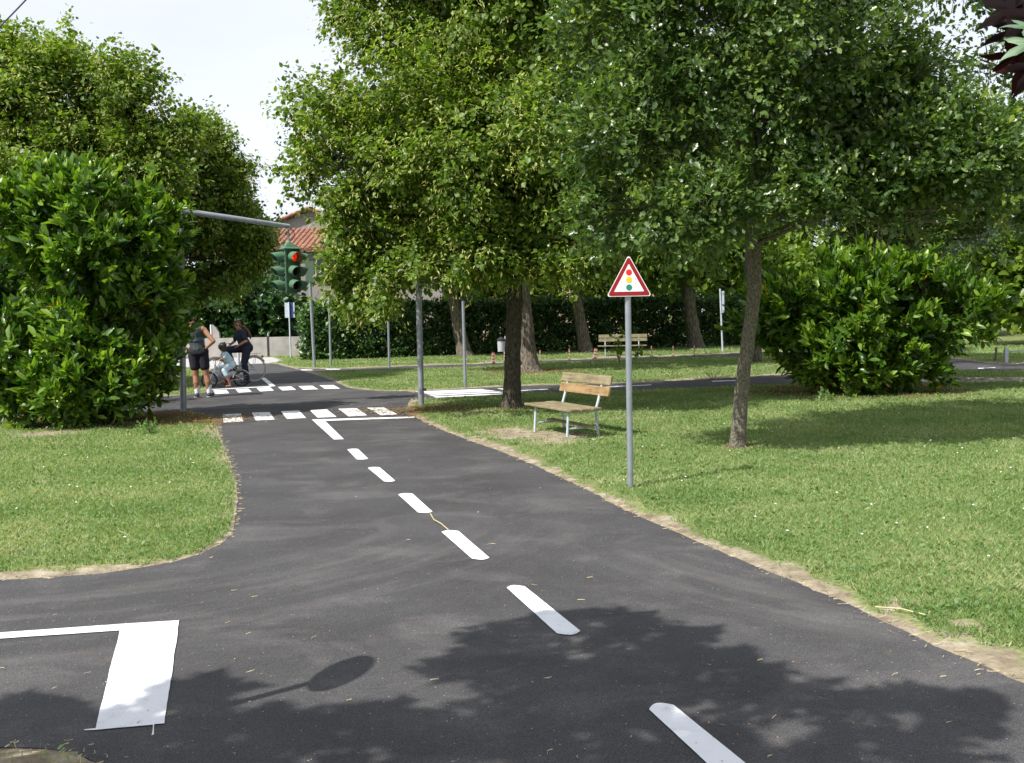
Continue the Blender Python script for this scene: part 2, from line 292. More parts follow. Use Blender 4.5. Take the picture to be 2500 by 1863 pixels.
# ------------------------------------------------------------------ object helpers
def tag(o, label=None, cat=None, group=None, kind=None):
    if label: o['label'] = label
    if cat: o['category'] = cat
    if group: o['group'] = group
    if kind: o['kind'] = kind
    return o
def thing(name, loc, label, cat, group=None, rz=0):
    o = bpy.data.objects.new(name, None); C.objects.link(o); o.location = loc; o.rotation_euler = (0, 0, rz)
    o.empty_display_size = .1
    return tag(o, label, cat, group)
def copy_tree(o, parent=None):
    c = o.copy(); C.objects.link(c)
    if parent: c.parent = parent
    for ch in [q for q in bpy.data.objects if q.parent == o]: copy_tree(ch, c)
    return c
class B:
    def __init__(s): s.v = []; s.f = []; s.mi = []; s.cur = 0
    def add(s, vs, fs):
        k = len(s.v); s.v += [tuple(q) for q in vs]
        for q in fs: s.f.append([k+i for i in q]); s.mi.append(s.cur)
    def box(s, c, d, rot=None, taper=1.0):
        x, y, z = d[0]/2, d[1]/2, d[2]/2
        vs = [Vector((a*x*(taper if w > 0 else 1), b_*y*(taper if w > 0 else 1), w*z)) for w in (-1, 1) for b_ in (-1, 1) for a in (-1, 1)]
        if rot is not None: vs = [rot @ q for q in vs]
        vs = [q + Vector(c) for q in vs]
        s.add(vs, [(0, 2, 3, 1), (4, 5, 7, 6), (0, 1, 5, 4), (2, 6, 7, 3), (0, 4, 6, 2), (1, 3, 7, 5)])
    def rbox(s, c, d, bev=.004, rot=None):          # box with a chamfered long outline (X extrusion)
        x, y, z = d[0]/2, d[1]/2, d[2]/2; e = bev
        pr = [(-y+e, -z), (y-e, -z), (y, -z+e), (y, z-e), (y-e, z), (-y+e, z), (-y, z-e), (-y, -z+e)]
        vs = [Vector((a*(x-(0 if k else e)), p[0]*(1 if k else (y-e)/y), p[1]*(1 if k else (z-e)/z))) for a, k in ((-1, 0), (-1, 1), (1, 1), (1, 0)) for p in pr]
        for i in range(8): vs[8+i].x = -(x-e); vs[16+i].x = x-e; vs[i].x = -x; vs[24+i].x = x
        if rot is not None: vs = [rot @ q for q in vs]
        vs = [q + Vector(c) for q in vs]
        fs = [tuple(range(7, -1, -1)), tuple(range(24, 32))]
        for r_ in range(3):
            for i in range(8): fs.append((r_*8+i, r_*8+(i+1) % 8, r_*8+8+(i+1) % 8, r_*8+8+i))
        s.add(vs, fs)
    def tube(s, pts, rad, n=10, cap=True, closed=False):
        pts = [Vector(p) for p in pts]; m = len(pts)
        rad = [rad]*m if not hasattr(rad, '__len__') else rad
        up = Vector((0, 0, 1)); vs = []; X = None
        for i, p in enumerate(pts):
            if closed: t = pts[(i+1) % m] - pts[i-1]
            else: t = pts[min(i+1, m-1)] - pts[max(i-1, 0)]
            t = t.normalized() if t.length > 1e-9 else up
            if X is None: X = t.orthogonal().normalized()
            X = (X - t*X.dot(t)); X = X.normalized() if X.length > 1e-6 else t.orthogonal().normalized()
            Y = t.cross(X)
            for k in range(n):
                a = 2*math.pi*k/n; vs.append(p + (X*math.cos(a) + Y*math.sin(a))*rad[i])
        fs = []
        for i in range(m if closed else m-1):
            j = (i+1) % m
            for k in range(n): fs.append((i*n+k, i*n+(k+1) % n, j*n+(k+1) % n, j*n+k))
        if cap and not closed: fs += [tuple(range(n-1, -1, -1)), tuple(range((m-1)*n, m*n))]
        s.add(vs, fs)
    def sphere(s, c, r, nu=12, nv=8, sc=(1, 1, 1)):
        c = Vector(c); vs = [c + Vector((0, 0, -r*sc[2]))]
        for j in range(1, nv):
            a = -math.pi/2 + math.pi*j/nv
            for i in range(nu):
                b_ = 2*math.pi*i/nu; vs.append(c + Vector((math.cos(a)*math.cos(b_)*r*sc[0], math.cos(a)*math.sin(b_)*r*sc[1], math.sin(a)*r*sc[2])))
        vs.append(c + Vector((0, 0, r*sc[2]))); fs = []
        for i in range(nu): fs.append((0, 1+(i+1) % nu, 1+i))
        for j in range(nv-2):
            for i in range(nu): fs.append((1+j*nu+i, 1+j*nu+(i+1) % nu, 1+(j+1)*nu+(i+1) % nu, 1+(j+1)*nu+i))
        for i in range(nu): fs.append((len(vs)-1, 1+(nv-2)*nu+i, 1+(nv-2)*nu+(i+1) % nu))
        s.add(vs, fs)
    def prism(s, pts, ax0, ax1, ax2, o, t0, t1):    # 2D outline on axes ax0,ax1 extruded along ax2
        o, a, b_, c = Vector(o), Vector(ax0), Vector(ax1), Vector(ax2); n = len(pts)
        vs = [o + a*p[0] + b_*p[1] + c*t for t in (t0, t1) for p in pts]
        s.add(vs, [tuple(range(n-1, -1, -1)), tuple(range(n, 2*n))] + [(i, (i+1) % n, n+(i+1) % n, n+i) for i in range(n)])
    def build(s, name, mats, parent=None, smooth=False, loc=None):
        me = bpy.data.meshes.new(name); me.from_pydata(s.v, [], s.f)
        for m in (mats if isinstance(mats, (list, tuple)) else [mats]): me.materials.append(m)
        me.polygons.foreach_set('material_index', s.mi)
        bm = bmesh.new(); bm.from_mesh(me); bmesh.ops.recalc_face_normals(bm, faces=bm.faces); bm.to_mesh(me); bm.free()
        if smooth:
            me.polygons.foreach_set('use_smooth', [True]*len(me.polygons))
            try: me.set_sharp_from_angle(angle=R(40))
            except Exception: pass
        o = bpy.data.objects.new(name, me); C.objects.link(o)
        if parent: o.parent = parent
        if loc: o.location = loc
        return o
def arr_mesh(name, V, T, mats, parent=None, tint=None, midx=None, smooth=False):
    me = bpy.data.meshes.new(name); nv, nf = len(V), len(T)
    me.vertices.add(nv); me.vertices.foreach_set('co', V.astype(np.float32).ravel())
    me.loops.add(nf*3); me.loops.foreach_set('vertex_index', T.astype(np.int32).ravel())
    me.polygons.add(nf); me.polygons.foreach_set('loop_start', np.arange(nf, dtype=np.int32)*3)
    me.polygons.foreach_set('loop_total', np.full(nf, 3, dtype=np.int32))
    for m in mats: me.materials.append(m)
    if midx is not None: me.polygons.foreach_set('material_index', midx.astype(np.int32))
    if tint is not None:
        a = me.attributes.new('tint', 'FLOAT', 'POINT'); a.data.foreach_set('value', tint.astype(np.float32))
    me.update(calc_edges=True)
    if smooth: me.polygons.foreach_set('use_smooth', [True]*nf)
    o = bpy.data.objects.new(name, me); C.objects.link(o)
    if parent: o.parent = parent
    return o
def unit(a): return a/np.maximum(np.linalg.norm(a, axis=1, keepdims=True), 1e-9)

# ------------------------------------------------------------------ leaves
def fan(pts, centre):                               # outline + centre -> triangles
    v = [centre] + list(pts); n = len(pts)
    return np.array(v, float), np.array([(0, 1+i, 1+(i+1) % n) for i in range(n)])
def mirror(half): return list(half) + [(-x, y, z) for x, y, z in reversed(half) if abs(x) > 1e-6]
T_LIME = (np.array([(0, 0, 0), (.40, .22, .08), (.36, .62, .06), (0, 1, -.06), (-.36, .62, .06), (-.40, .22, .08)], float), np.array([(0, 1, 2), (0, 2, 3), (0, 3, 4), (0, 4, 5)]))
T_BRACT = (np.array([(0, 0, 0), (.12, .5, .03), (0, 1, -.15), (-.12, .5, .03)], float), np.array([(0, 1, 2), (0, 2, 3)]))
T_OAK = fan(mirror([(0, 0, 0), (.13, .22, .02), (.11, .32, .0), (.30, .48, .05), (.20, .58, .01), (.33, .78, .03), (.16, .86, 0), (.09, 1.0, -.05)]), (0, .5, -.04))
T_LAUREL = fan(mirror([(0, 0, 0), (.15, .28, .05), (.18, .62, .02), (.05, .96, -.12)]), (0, .5, -.02))
T_MAPLE = fan(mirror([(0, 0, 0), (.16, -.04, 0), (.38, -.06, .03), (.30, .12, 0), (.62, .30, .08), (.34, .38, .02), (.36, .52, .02), (.20, .55, 0), (.16, .72, 0), (0, 1, -.08)]), (0, .25, -.05))
def big_maple():
    out, n = [], 72
    for i in range(n):
        a = 2*math.pi*i/n                                # 0 = tip
        lobes = [(0, 1.0, .30), (.98, .86, .30), (-.98, .86, .30), (1.95, .55, .26), (-1.95, .55, .26)]
        rr = .34
        for c_, l_, w_ in lobes:
            d_ = abs((a-c_+math.pi) % (2*math.pi)-math.pi); rr = max(rr, .34+(l_-.34)*max(0, 1-(d_/w_/1.5))**1.15)
        if abs(a-math.pi) < .35: rr = .34*(.25+.75*abs(a-math.pi)/.35)
        rr *= 1+.055*(1 if i % 3 == 0 else -.4); out.append((rr*math.sin(a)*.72, .30+rr*math.cos(a)*.70))
    v = [(0, .30, 0)]; f = []
    for k in (.33, .66, 1.0):
        for x, y in out:
            X, Y = x*k, .30+(y-.30)*k; d2 = X*X+(Y-.3)**2
            v.append((X, Y, -.34*d2 + .035*math.cos(math.atan2(X, Y-.3)*6)*k))
    for i in range(n):
        j = (i+1) % n; f.append((0, 1+i, 1+j))
        for q in (0, 1): a0 = 1+q*n; f += [(a0+i, a0+n+i, a0+n+j), (a0+i, a0+n+j, a0+j)]
    return np.array(v), np.array(f)
T_BIGMAPLE = big_maple()
T_CLUMP = (np.array([(0, 0, 0), (.3, .3, .1), (.25, .8, 0), (0, 1, -.1), (-.28, .7, .05), (-.33, .25, 0)], float), np.array([(0, 1, 2), (0, 2, 3), (0, 3, 4), (0, 4, 5)]))
T_NEEDLE = (np.array([(-.06, 0, 0), (.06, 0, 0), (0, 1, 0), (-.3, .35, .1), (.3, .35, .1), (0, .15, 0)], float), np.array([(0, 1, 2), (5, 0, 3), (5, 4, 1)]))

def leaf_arrays(pos, ldir, nrm, size, tpl, tint):
    tv, tf = tpl; n, m = len(pos), len(tv)
    y = unit(ldir); x = unit(np.cross(y, nrm)); z = np.cross(x, y)
    V = pos[:, None, :] + size[:, None, None]*(tv[None, :, 0:1]*x[:, None, :] + tv[None, :, 1:2]*y[:, None, :] + tv[None, :, 2:3]*z[:, None, :])
    T = (tf[None] + (np.arange(n)*m)[:, None, None]).reshape(-1, 3)
    return V.reshape(-1, 3), T, np.repeat(tint, m)
def join_arrays(parts):
    V, T, t, mi, k = [], [], [], [], 0
    for (v, f, ti), m in parts:
        V.append(v); T.append(f+k); t.append(ti); mi.append(np.full(len(f), m)); k += len(v)
    return np.concatenate(V), np.concatenate(T), np.concatenate(t), np.concatenate(mi)
def centres(blobs, n, g, bias=.33, freq=.9, thr=-.12, zmin=None):
    vol = np.array([b[3]*b[4]*b[5]*(b[6] if len(b) > 6 else 1) for b in blobs])**.85; vol /= vol.sum()
    out, nr = [], []
    which = g.choice(len(blobs), size=n*2, p=vol)
    d = unit(g.normal(size=(n*2, 3))); r = g.random(n*2)**bias
    for w, dd, rr in zip(which, d, r):
        b = blobs[w]
        p = Vector((b[0]+dd[0]*rr*b[3], b[1]+dd[1]*rr*b[4], b[2]+dd[2]*rr*b[5]))
        # lumpy surface and open pockets
        if rr > .55 + .45*(.62 + .75*noise.noise(Vector(dd)*2.3 + p*.22)): continue
        if noise.noise(p*freq + Vector((3.1, 9.2, 1.7))) < thr: continue
        if zmin is not None and p.z < zmin: continue
        out.append(p); nr.append((dd[0]/b[3], dd[1]/b[4], dd[2]/b[5]))
        if len(out) >= n: break
    return np.array(out), unit(np.array(nr))
def sprays(c, o, per, spread, size, tpl, g, outw=.7, upw=.5, droop=.0, jit=.55, nup=.8, tvar=.25, flat=.6, tb=.5, szvar=.34):
    n = len(c); k = n*per
    base = np.repeat(c, per, 0); od = np.repeat(o, per, 0)
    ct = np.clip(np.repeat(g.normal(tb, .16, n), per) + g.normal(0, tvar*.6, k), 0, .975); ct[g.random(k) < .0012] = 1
    td = unit(o*.7 + g.normal(size=(n, 3))*np.array([.7, .7, .7*flat]) + np.array([0, 0, (upw-droop)*.35])); td = np.repeat(td, per, 0)
    tt = (g.random(k)-.35)*spread*3.6; off = td*tt[:, None] + g.normal(size=(k, 3))*spread*.38
    off[:, 2] -= droop*np.abs(tt)*.5
    pos = base + off
    ld = od*outw*.5 + td*.6 + np.array([0, 0, upw-droop]) + g.normal(size=(k, 3))*(jit+.1)
    nm = np.array([0, 0, nup]) + od*.5 + g.normal(size=(k, 3))*.45
    sz = size*np.clip(g.normal(1, szvar, k), .5, 1.6)
    return leaf_arrays(pos, ld, nm, sz, tpl, ct)
def twigs(B_, c, o, g, frac, ln, r=.006):
    for i in g.choice(len(c), int(len(c)*frac), replace=False):
        p = Vector(c[i]); q = p - Vector(o[i])*ln - Vector((0, 0, ln*.35)); m = (p+q)/2 + Vector(g.normal(size=3)*ln*.08)
        B_.tube([q, m, p], [r*1.5, r, r*.4], 4, False)
def limbs(B_, fork, blobs, r0, g, sub=5, n=7, top=None):
    fork = Vector(fork)
    for b in blobs:
        c = Vector(b[:3]); st = fork.lerp(Vector(top), min(.95, max(0, (c.z-fork.z)*.35/max(.1, top[2]-fork.z))))
        mid = (st+c)/2 + Vector((g.normal()*.2, g.normal()*.2, .25))
        B_.tube([st, mid, c], [r0*.75, r0*.5, r0*.28], n, False)
        for _ in range(sub):
            d = Vector(unit(g.normal(size=(1, 3)))[0]); e = c + Vector((d.x*b[3], d.y*b[4], abs(d.z)*b[5]*.9 - .1*b[5]))*.85
            s = mid.lerp(c, g.random()*.9); mm = (s+e)/2 + Vector((0, 0, .15*b[5]*.3))
            B_.tube([s, mm, e], [r0*.3, r0*.2, r0*.07], 5, False)
def trunk_pts(B_, pts, rads, n=14, flare=1.0, seed=0):
    out, rr = [], []
    pts = [Vector(p) for p in pts]
    for i in range(len(pts)-1):
        for k in range(5):
            t = k/5; out.append(pts[i].lerp(pts[i+1], t)); rr.append(rads[i]*(1-t)+rads[i+1]*t)
    out.append(pts[-1]); rr.append(rads[-1])
    z0 = out[0].z
    for i, p in enumerate(out):
        h = p.z - z0
        rr[i] *= 1 + (flare-1)*math.exp(-h*5) + .04*noise.noise(Vector((seed, 0, h*2.5)))
    k0 = len(B_.v); B_.tube(out, rr, n)
    for i in range(k0, len(B_.v)):
        v = Vector(B_.v[i]); B_.v[i] = tuple(v + Vector((noise.noise(v*4), noise.noise(v*4+Vector((5, 5, 5))), 0))*.05*rads[0]*3)
def local(pts, base): return [tuple(Vector(p) - Vector(base)) for p in pts]

def tree(name, base, label, cat, group, trunk, rads, blobs, spec, seed, leafmats, bark, fork=None, flare=1.25, nl=7, sub=5, zmin=None, keep=None):
    """trunk and blobs are world coordinates; the thing stands at its base"""
    g = np.random.default_rng(seed); base = Vector((base[0], base[1], 0))
    t = thing(name, base, label, cat, group)
    tb = B(); tp = local(trunk, base); trunk_pts(tb, tp, rads, 14, flare, seed)
    bl = [tuple(Vector(b[:3])-base) + tuple(b[3:]) for b in blobs]
    limbs(tb, tp[-2] if fork is None else Vector(fork)-base, bl, rads[-1], g, sub, nl, tp[-1])
    parts = []
    for s in spec:
        c, o = centres(bl, s['n'], g, s.get('bias', .33), s.get('freq', .9), s.get('thr', -.12), zmin)
        k2 = g.choice(len(c), int(len(c)*.05), replace=False); e2 = c[k2]; d2 = unit(o[k2]*.8+np.array((0, 0, .35))+g.normal(size=(len(k2), 3))*.25)
        rad_ = np.mean([q[3] for q in bl])*.16
        c = np.concatenate([c, e2+d2*rad_, e2+d2*rad_*1.8]); o = np.concatenate([o, d2, d2])
        if keep: k_ = np.array([keep(q) for q in c]); c, o = c[k_], o[k_]
        if s.get('twig'): twigs(tb, c, o, g, s['twig'], s.get('tl', .4), s.get('tr', .006))
        for q in s['leaves']: parts.append((sprays(c, o, g=g, **q[0]), q[1]))
    tb.build('trunk', bark, t, True)
    V, T, ti, mi = join_arrays(parts)
    arr_mesh('crown', V, T, leafmats, t, ti, mi)
    return t

# ================================================================== ground, paths
def XY(pts): return [(p[0], p[1]) for p in pts]
def gd(*a): return [tuple(GD(x, y)[:2]) for x, y in a]
def gs(*a): return [tuple(G(x, y)[:2]) for x, y in a]
main_poly = (gd((2217, 1487), (2120, 1445), (2000, 1395), (1850, 1318), (1700, 1258), (1600, 1215), (1500, 1172), (1400, 1128), (1340, 1102), (1280, 1068), (1200, 1030), (1100, 985), (1000, 950), (950, 930), (905, 908), (880, 893))
  + gs((1000, 975), (1019, 957), (925, 956), (852, 950), (827, 937), (800, 925), (775, 917), (757, 912), (713, 899), (690, 894), (672, 887))
  + gs((560, 892), (512, 902), (497, 925), (513, 950), (500, 962), (420, 968), (452, 1005))
  + gd((465, 905), (470, 930), (487, 975), (505, 1020), (515, 1065), (512, 1100), (508, 1140), (495, 1168), (470, 1187), (430, 1205), (360, 1225), (250, 1243), (150, 1252), (0, 1262))
  + [(-6.5, 6.3), (-12, 6.4), (-12, 3.6), (-5, 3.75)] + gd((0, 1622), (120, 1630), (200, 1650)) + [(-1.15, 3.2), (-.8, 2), (-.3, -1), (.2, -6), (6, -6), (4.6, -1), (3.4, 1.5), (2.7, 3.1)])
# the cross path runs left behind the laurel and right past the bench
cross_left = gs((500, 962), (420, 968)) + [(-14, 19.2), (-24, 20.5), (-24, 17.3), (-14, 16.7)] + gd((380, 893), (466, 894), (480, 880))
right_path = gs((1010, 978), (1038, 978), (1100, 974), (1234, 969), (1276, 963), (1472, 959), (1700, 950), (1926, 939), (2150, 936), (2359, 935.5), (2500, 934.5)) + [(18, 21.2), (30, 20), (30, 22), (18, 23)] + gs((2500, 926), (2359, 926), (2150, 918), (1922, 914), (1700, 928), (1472, 937.5), (1276, 942), (1150, 949), (1019, 956), (1000, 965))
far_path = gs((713, 899), (783, 912), (850, 907.5), (947, 906), (1041, 902), (1187, 897), (1315, 886.5), (1387, 887), (1524, 879), (1648, 875.5), (1772, 873), (1883, 868), (2100, 868), (2300, 900), (2410, 910), (2500, 907.5)) + [(18, 27), (18, 30)] + gs((2500, 889), (2436, 889), (2330, 876), (2200, 862), (2100, 858), (1883, 859), (1772, 863), (1648, 870), (1524, 872), (1387, 879.5), (1315, 880), (1187, 888), (1041, 892), (947, 896), (827, 901), (760, 900))
pave_poly = gs((430, 899), (512, 902), (560, 892), (672, 887), (690, 882), (668, 872.5), (560, 874)) + [(-16, 44), (-24, 44), (-24, 36)]

def densify(pts, step=.12, jit=0.0, seed=0):
    out = []; n = len(pts)
    for i in range(n):
        a, b_ = Vector((*pts[i], 0)), Vector((*pts[(i+1) % n], 0)); L_ = (b_-a).length; k = max(1, min(200, int(L_/step)))
        nr = Vector((-(b_-a).y, (b_-a).x, 0)).normalized() if L_ > 0 else Vector((0, 0, 0))
        for q in range(k):
            p = a.lerp(b_, q/k)
            if jit: p = p + nr*jit*(noise.noise(Vector((p.x*3.2, p.y*3.2, seed))) + .7*noise.noise(Vector((p.x*11, p.y*11, seed+4))))
            out.append((p.x, p.y))
    return out
def soften(pts, it=1):                              # round the corners of a traced outline
    for _ in range(it):
        o = []; n = len(pts)
        for i in range(n):
            a, b_ = pts[i], pts[(i+1) % n]
            o.append((a[0]*.75+b_[0]*.25, a[1]*.75+b_[1]*.25)); o.append((a[0]*.25+b_[0]*.75, a[1]*.25+b_[1]*.75))
        pts = o
    return pts
def inside(px_, py_, poly):
    poly = np.array(poly); r = np.zeros(len(px_), bool); n = len(poly)
    x0, y0 = poly[:, 0], poly[:, 1]; x1, y1 = np.roll(x0, -1), np.roll(y0, -1)
    for a, b_, c, d in zip(x0, y0, x1, y1):
        if b_ == d: continue
        m = ((b_ > py_) != (d > py_)) & (px_ < (c-a)*(py_-b_)/(d-b_)+a); r ^= m
    return r
def dist(px_, py_, poly):
    r = np.full(len(px_), 1e9); poly = np.array(poly)
    for (a, b_), (c, d) in zip(poly, np.roll(poly, -1, 0)):
        dx, dy = c-a, d-b_; l = dx*dx+dy*dy+1e-12
        t = np.clip(((px_-a)*dx+(py_-b_)*dy)/l, 0, 1); r = np.minimum(r, (px_-a-t*dx)**2+(py_-b_-t*dy)**2)
    return np.sqrt(r)
def sheet(name, poly, z, m, attr=None, jit=0.02, step=.12, label=None, kind='structure', seed=0, cat=None):
    pts = densify(poly, step, jit, seed); tris = tessellate_polygon([[Vector((x, y, 0)) for x, y in pts]])
    me = bpy.data.meshes.new(name); me.from_pydata([(x, y, z) for x, y in pts], [], [tuple(t) for t in tris]); me.materials.append(m)
    bm = bmesh.new(); bm.from_mesh(me)
    for f in bm.faces:
        if f.normal.z < 0: f.normal_flip()
    if 'path' in name or name == 'pavement':         # the slab has a real edge going down into the soil
        bm.verts.ensure_lookup_table(); top = list(bm.verts); low = [bm.verts.new((v.co.x, v.co.y, z-.06)) for v in top]; n_ = len(top)
        for i in range(n_): bm.faces.new((top[i], top[(i+1) % n_], low[(i+1) % n_], low[i]))
    bm.to_mesh(me); bm.free()
    o = bpy.data.objects.new(name, me); C.objects.link(o)
    return tag(o, label, cat, None, kind)
main_s, far_s, right_s = soften(main_poly), soften(far_path), soften(right_path)
polys = [main_s, soften(cross_left), right_s, far_s]
# asphalt as a fine grid clipped by its outline would be heavy: sheets 4 mm apart
sheet('path', main_s, .016, M['asphalt'], label='wide dark asphalt path with a broken white centre line', seed=1)
sheet('cross_path', polys[1], .012, M['asphalt'], label='asphalt path passing behind the big laurel on the left', seed=2)
sheet('side_path', right_s, .008, M['asphalt'], label='asphalt path curving right behind the near bench', seed=3)
sheet('far_path', far_s, .004, M['asphalt'], label='narrow asphalt path in front of the far hedge', seed=4)
sheet('pavement', pave_poly, .008, M['pave'], jit=0, label='pale concrete pavement in front of the low wall')

# pollen and soil dust lying on the asphalt near the crossing: one more thin sheet set of real litter is scattered below
bigg = lambda a, b_, s: np.arange(a, b_, s)
gx = np.concatenate([-np.geomspace(900, 15, 26), bigg(-14.9, 15, .14), np.geomspace(15.1, 900, 26)])
gy = np.concatenate([-np.geomspace(300, 3, 14), bigg(-2, 30, .14), bigg(30, 46, .4), np.geomspace(46.5, 1800, 24)])
GX, GY = np.meshgrid(gx, gy); fx, fy = GX.ravel(), GY.ravel()
near = (np.abs(fx) < 26) & (fy > 1) & (fy < 50)
dmin = np.full(len(fx), 9.0); ins = np.zeros(len(fx), bool)
for p in polys:
    dmin[near] = np.minimum(dmin[near], dist(fx[near], fy[near], p)); ins[near] |= inside(fx[near], fy[near], p)
ins[near] |= inside(fx[near], fy[near], pave_poly)
def nz2(x, y, s, o=0): return np.array([noise.noise(Vector((a*s+o, b_*s, o))) for a, b_ in zip(x, y)])
wid = np.full(len(fx), .085); wid[near] += .20*nz2(fx[near], fy[near], .55, 3) + .16*nz2(fx[near], fy[near], 2.4, 8)
wid = np.where(fy > 20, wid*1.3, wid)
dirt = np.clip(1.1 - .62*dmin/np.maximum(wid, .05), 0, 1.1); dirt[ins] = 1
bld = [(gd((1150, 945), (1190, 965), (1225, 952))[i], r_) for i, r_ in ((0, .28), (1, .34), (2, .34))]
bld += [((.1, 13.2), .55), ((-.15, 13.7), .4), (G(1500, 872)[:2], .9), (G(1790, 1100)[:2], .2)]
bld += [(GD(2090, 1372)[:2], .12), (GD(1960, 1315)[:2], .10), ((-1.5, 3.45), .55), ((-2.3, 3.5), .5), ((-1.9, 3.6), .4), (GD(475, 935)[:2], .3), ((-6.9, 14.6), .5)]
for (cx, cy), r_ in bld:
    dd = np.hypot(fx-cx, (fy-cy)); dirt = np.maximum(dirt, np.clip(1.25-dd/r_*.8, 0, 1.0))
dirt[near] += np.clip(.8*nz2(fx[near], fy[near], .8, 5)+.35*nz2(fx[near], fy[near], 3.1, 9)-.14, 0, .42)     # thin dry spots
BUSH_L, BUSH_R = (-6.55, 16.45), (6.6, 19.3)
litter = np.zeros(len(fx))
for (cx, cy), r_, w_ in (((-6.6, 16.9), 1.6, 1), ((6.7, 19.6), 2.0, 1), ((0.0, 17.3), .5, .8), ((2.63, 11.7), .28, .7), ((-5.2, 16.3), 1.0, .9), ((.5, 28.3), 1.6, .8), ((0, 17.3), 1.2, .35), ((-1.3, 17.4), 1.1, .6), ((-9.5, 18), 2.4, 1)):
    dd = np.hypot(fx-cx, fy-cy); litter = np.maximum(litter, np.clip(w_*(1.5-dd/r_), 0, 1))
ins_main = np.zeros(len(fx), bool); ins_main[near] = inside(fx[near], fy[near], main_s)
zz = np.where(ins_main, .008, np.where(ins, -.005, .009))
hump = np.zeros(len(fx)); hump[near] = .02*nz2(fx[near], fy[near], 1.3, 2)+.006*nz2(fx[near], fy[near], 5, 1)
zz = np.where(ins, zz, zz + np.clip(dmin*.2, 0, .022) + hump*np.clip(dmin*2-.1, 0, 1))
nyy, nxx = GX.shape
idx = np.arange(nyy*nxx).reshape(nyy, nxx)
q = np.stack([idx[:-1, :-1], idx[:-1, 1:], idx[1:, 1:], idx[1:, :-1]], -1).reshape(-1, 4)
Tg = np.concatenate([q[:, [0, 1, 2]], q[:, [0, 2, 3]]])
go = arr_mesh('ground', np.stack([fx, fy, zz], 1), Tg, [M['ground']], smooth=True)
for nm_, val in (('dirt', dirt), ('litter', litter)):
    a = go.data.attributes.new(nm_, 'FLOAT', 'POINT'); a.data.foreach_set('value', val.astype(np.float32))
tag(go, 'mown lawn with bare pale soil along the path edges', None, None, 'structure')

# ------------------------------------------------------------------ painted markings
def marking(poly, label, z=.021, jit=.0015, group=None):
    o = sheet('road_marking', poly, z, M['paint'], jit=jit, step=.03, label=label, seed=len(bpy.data.objects))
    if group: o['group'] = group
    return o
mk = lambda sc, ox, oy, *a: [tuple(G(ox+x*sc, oy+y*sc)[:2]) for x, y in a]
marking(gs((0, 1553.7), (308, 1531.8), (438, 1523.5), (402, 1778.4), (378, 1780), (377, 1786), (376.5, 1805), (371, 1808), (374, 1782), (230, 1795), (206, 1795.5), (206, 1792.5), (233, 1790.5), (293, 1548.5), (0, 1568.5)), 'broad white stop bar with a thin edge line running left', jit=.003)
marking([(-8, 5.55)] + gs((-1, 1553.9), (-1, 1568.3)) + [(-8, 5.48)], 'thin white edge line leading to the stop bar')
dg = 'white dashes of the path centre line'
def dash(c, label):
    a, b_, c_, d = [Vector((*q, 0)) for q in c]     # a,b far end; c,d near end
    ax = ((c_+d)/2-(a+b_)/2).normalized(); pts = []
    for e0, e1, s in ((a, b_, -1), (c_, d, 1)):
        m = (e0+e1)/2
        for t in range(9):
            u = t/8; p = e0.lerp(e1, u); pts.append(p + ax*s*.045*math.sin(math.pi*u))
    marking([(p.x, p.y) for p in pts], label, group=dg)
dash(gs((1585, 1744), (1644.6, 1733), (1830, 1885), (1735, 1885)), 'nearest white dash, cut by the bottom of the photo')
dash(gs((1237, 1443), (1282, 1440), (1417, 1550), (1360, 1556)), 'white dash half in the tree shadow, second nearest')
dash(gs((1078, 1305), (1119.5, 1303), (1195, 1369), (1152, 1371)), 'third white dash, just beyond the dusty tyre marks')
dash(gs((972, 1212.5), (1007, 1210.5), (1056, 1255), (1020.5, 1257)), 'fourth white dash, beside a lying straw')
dash(gs((898, 1147), (927, 1145.5), (965, 1178.5), (938, 1180.5)), 'fifth white dash, left of the warning sign post')
dash(gs((848, 1101.5), (874, 1100), (899, 1124), (871, 1126)), 'shortest white dash, farthest of the broken line')
cz = (.2706, 500, 850)
marking(mk(*cz, (965, 655), (1895, 628), (1890, 640), (1085, 668), (1255, 835), (1165, 838)), 'white angled stop line before the near crossing')
marking([tuple(G(450+x*.1574, 740+y*.1574)[:2]) for x, y in ((385, 1353), (1330, 1300), (1180, 1172), (1255, 1170), (1415, 1298), (1330, 1311), (390, 1362))], 'white angled stop line before the far crossing')
ng, fg = 'white blocks of the near crossing', 'white blocks of the far crossing'
near_blocks = [(160, 608, 325, 600, 348, 672, 170, 683), (425, 592, 585, 587, 631, 655, 459, 664), (686, 580, 850, 573, 914, 641, 741, 649), (948, 570, 1100, 562, 1190, 631, 1017, 638), (1205, 558, 1370, 552, 1466, 617, 1298, 627), (1462, 548, 1620, 546, 1740, 608, 1590, 616)]
nl_ = ['leftmost white block of the near crossing', 'second white block from the left, near crossing', 'third white block from the left, near crossing', 'fourth white block, just above the angled stop line corner', 'fifth white block from the left, near crossing', 'dusty worn white block at the right end of the near crossing']
for b_, l in zip(near_blocks, nl_): marking(mk(*cz, *[(b_[i], b_[i+1]) for i in (0, 2, 4, 6)]), l, group=ng)
zf = (.1574, 450, 740)
far_blocks = [mk(*zf, (450, 1370), (655, 1360), (697, 1412), (485, 1425)), mk(*zf, (795, 1350), (995, 1340), (1045, 1390), (840, 1403)), mk(*zf, (1118, 1330), (1330, 1320), (1390, 1370), (1175, 1385)),
  mk(*cz, (658, 358), (780, 353), (824, 384), (700, 390)), mk(*cz, (845, 351), (970, 347), (1024, 379), (888, 383)), mk(*cz, (1034, 343), (1160, 340), (1222, 373), (1085, 376))]
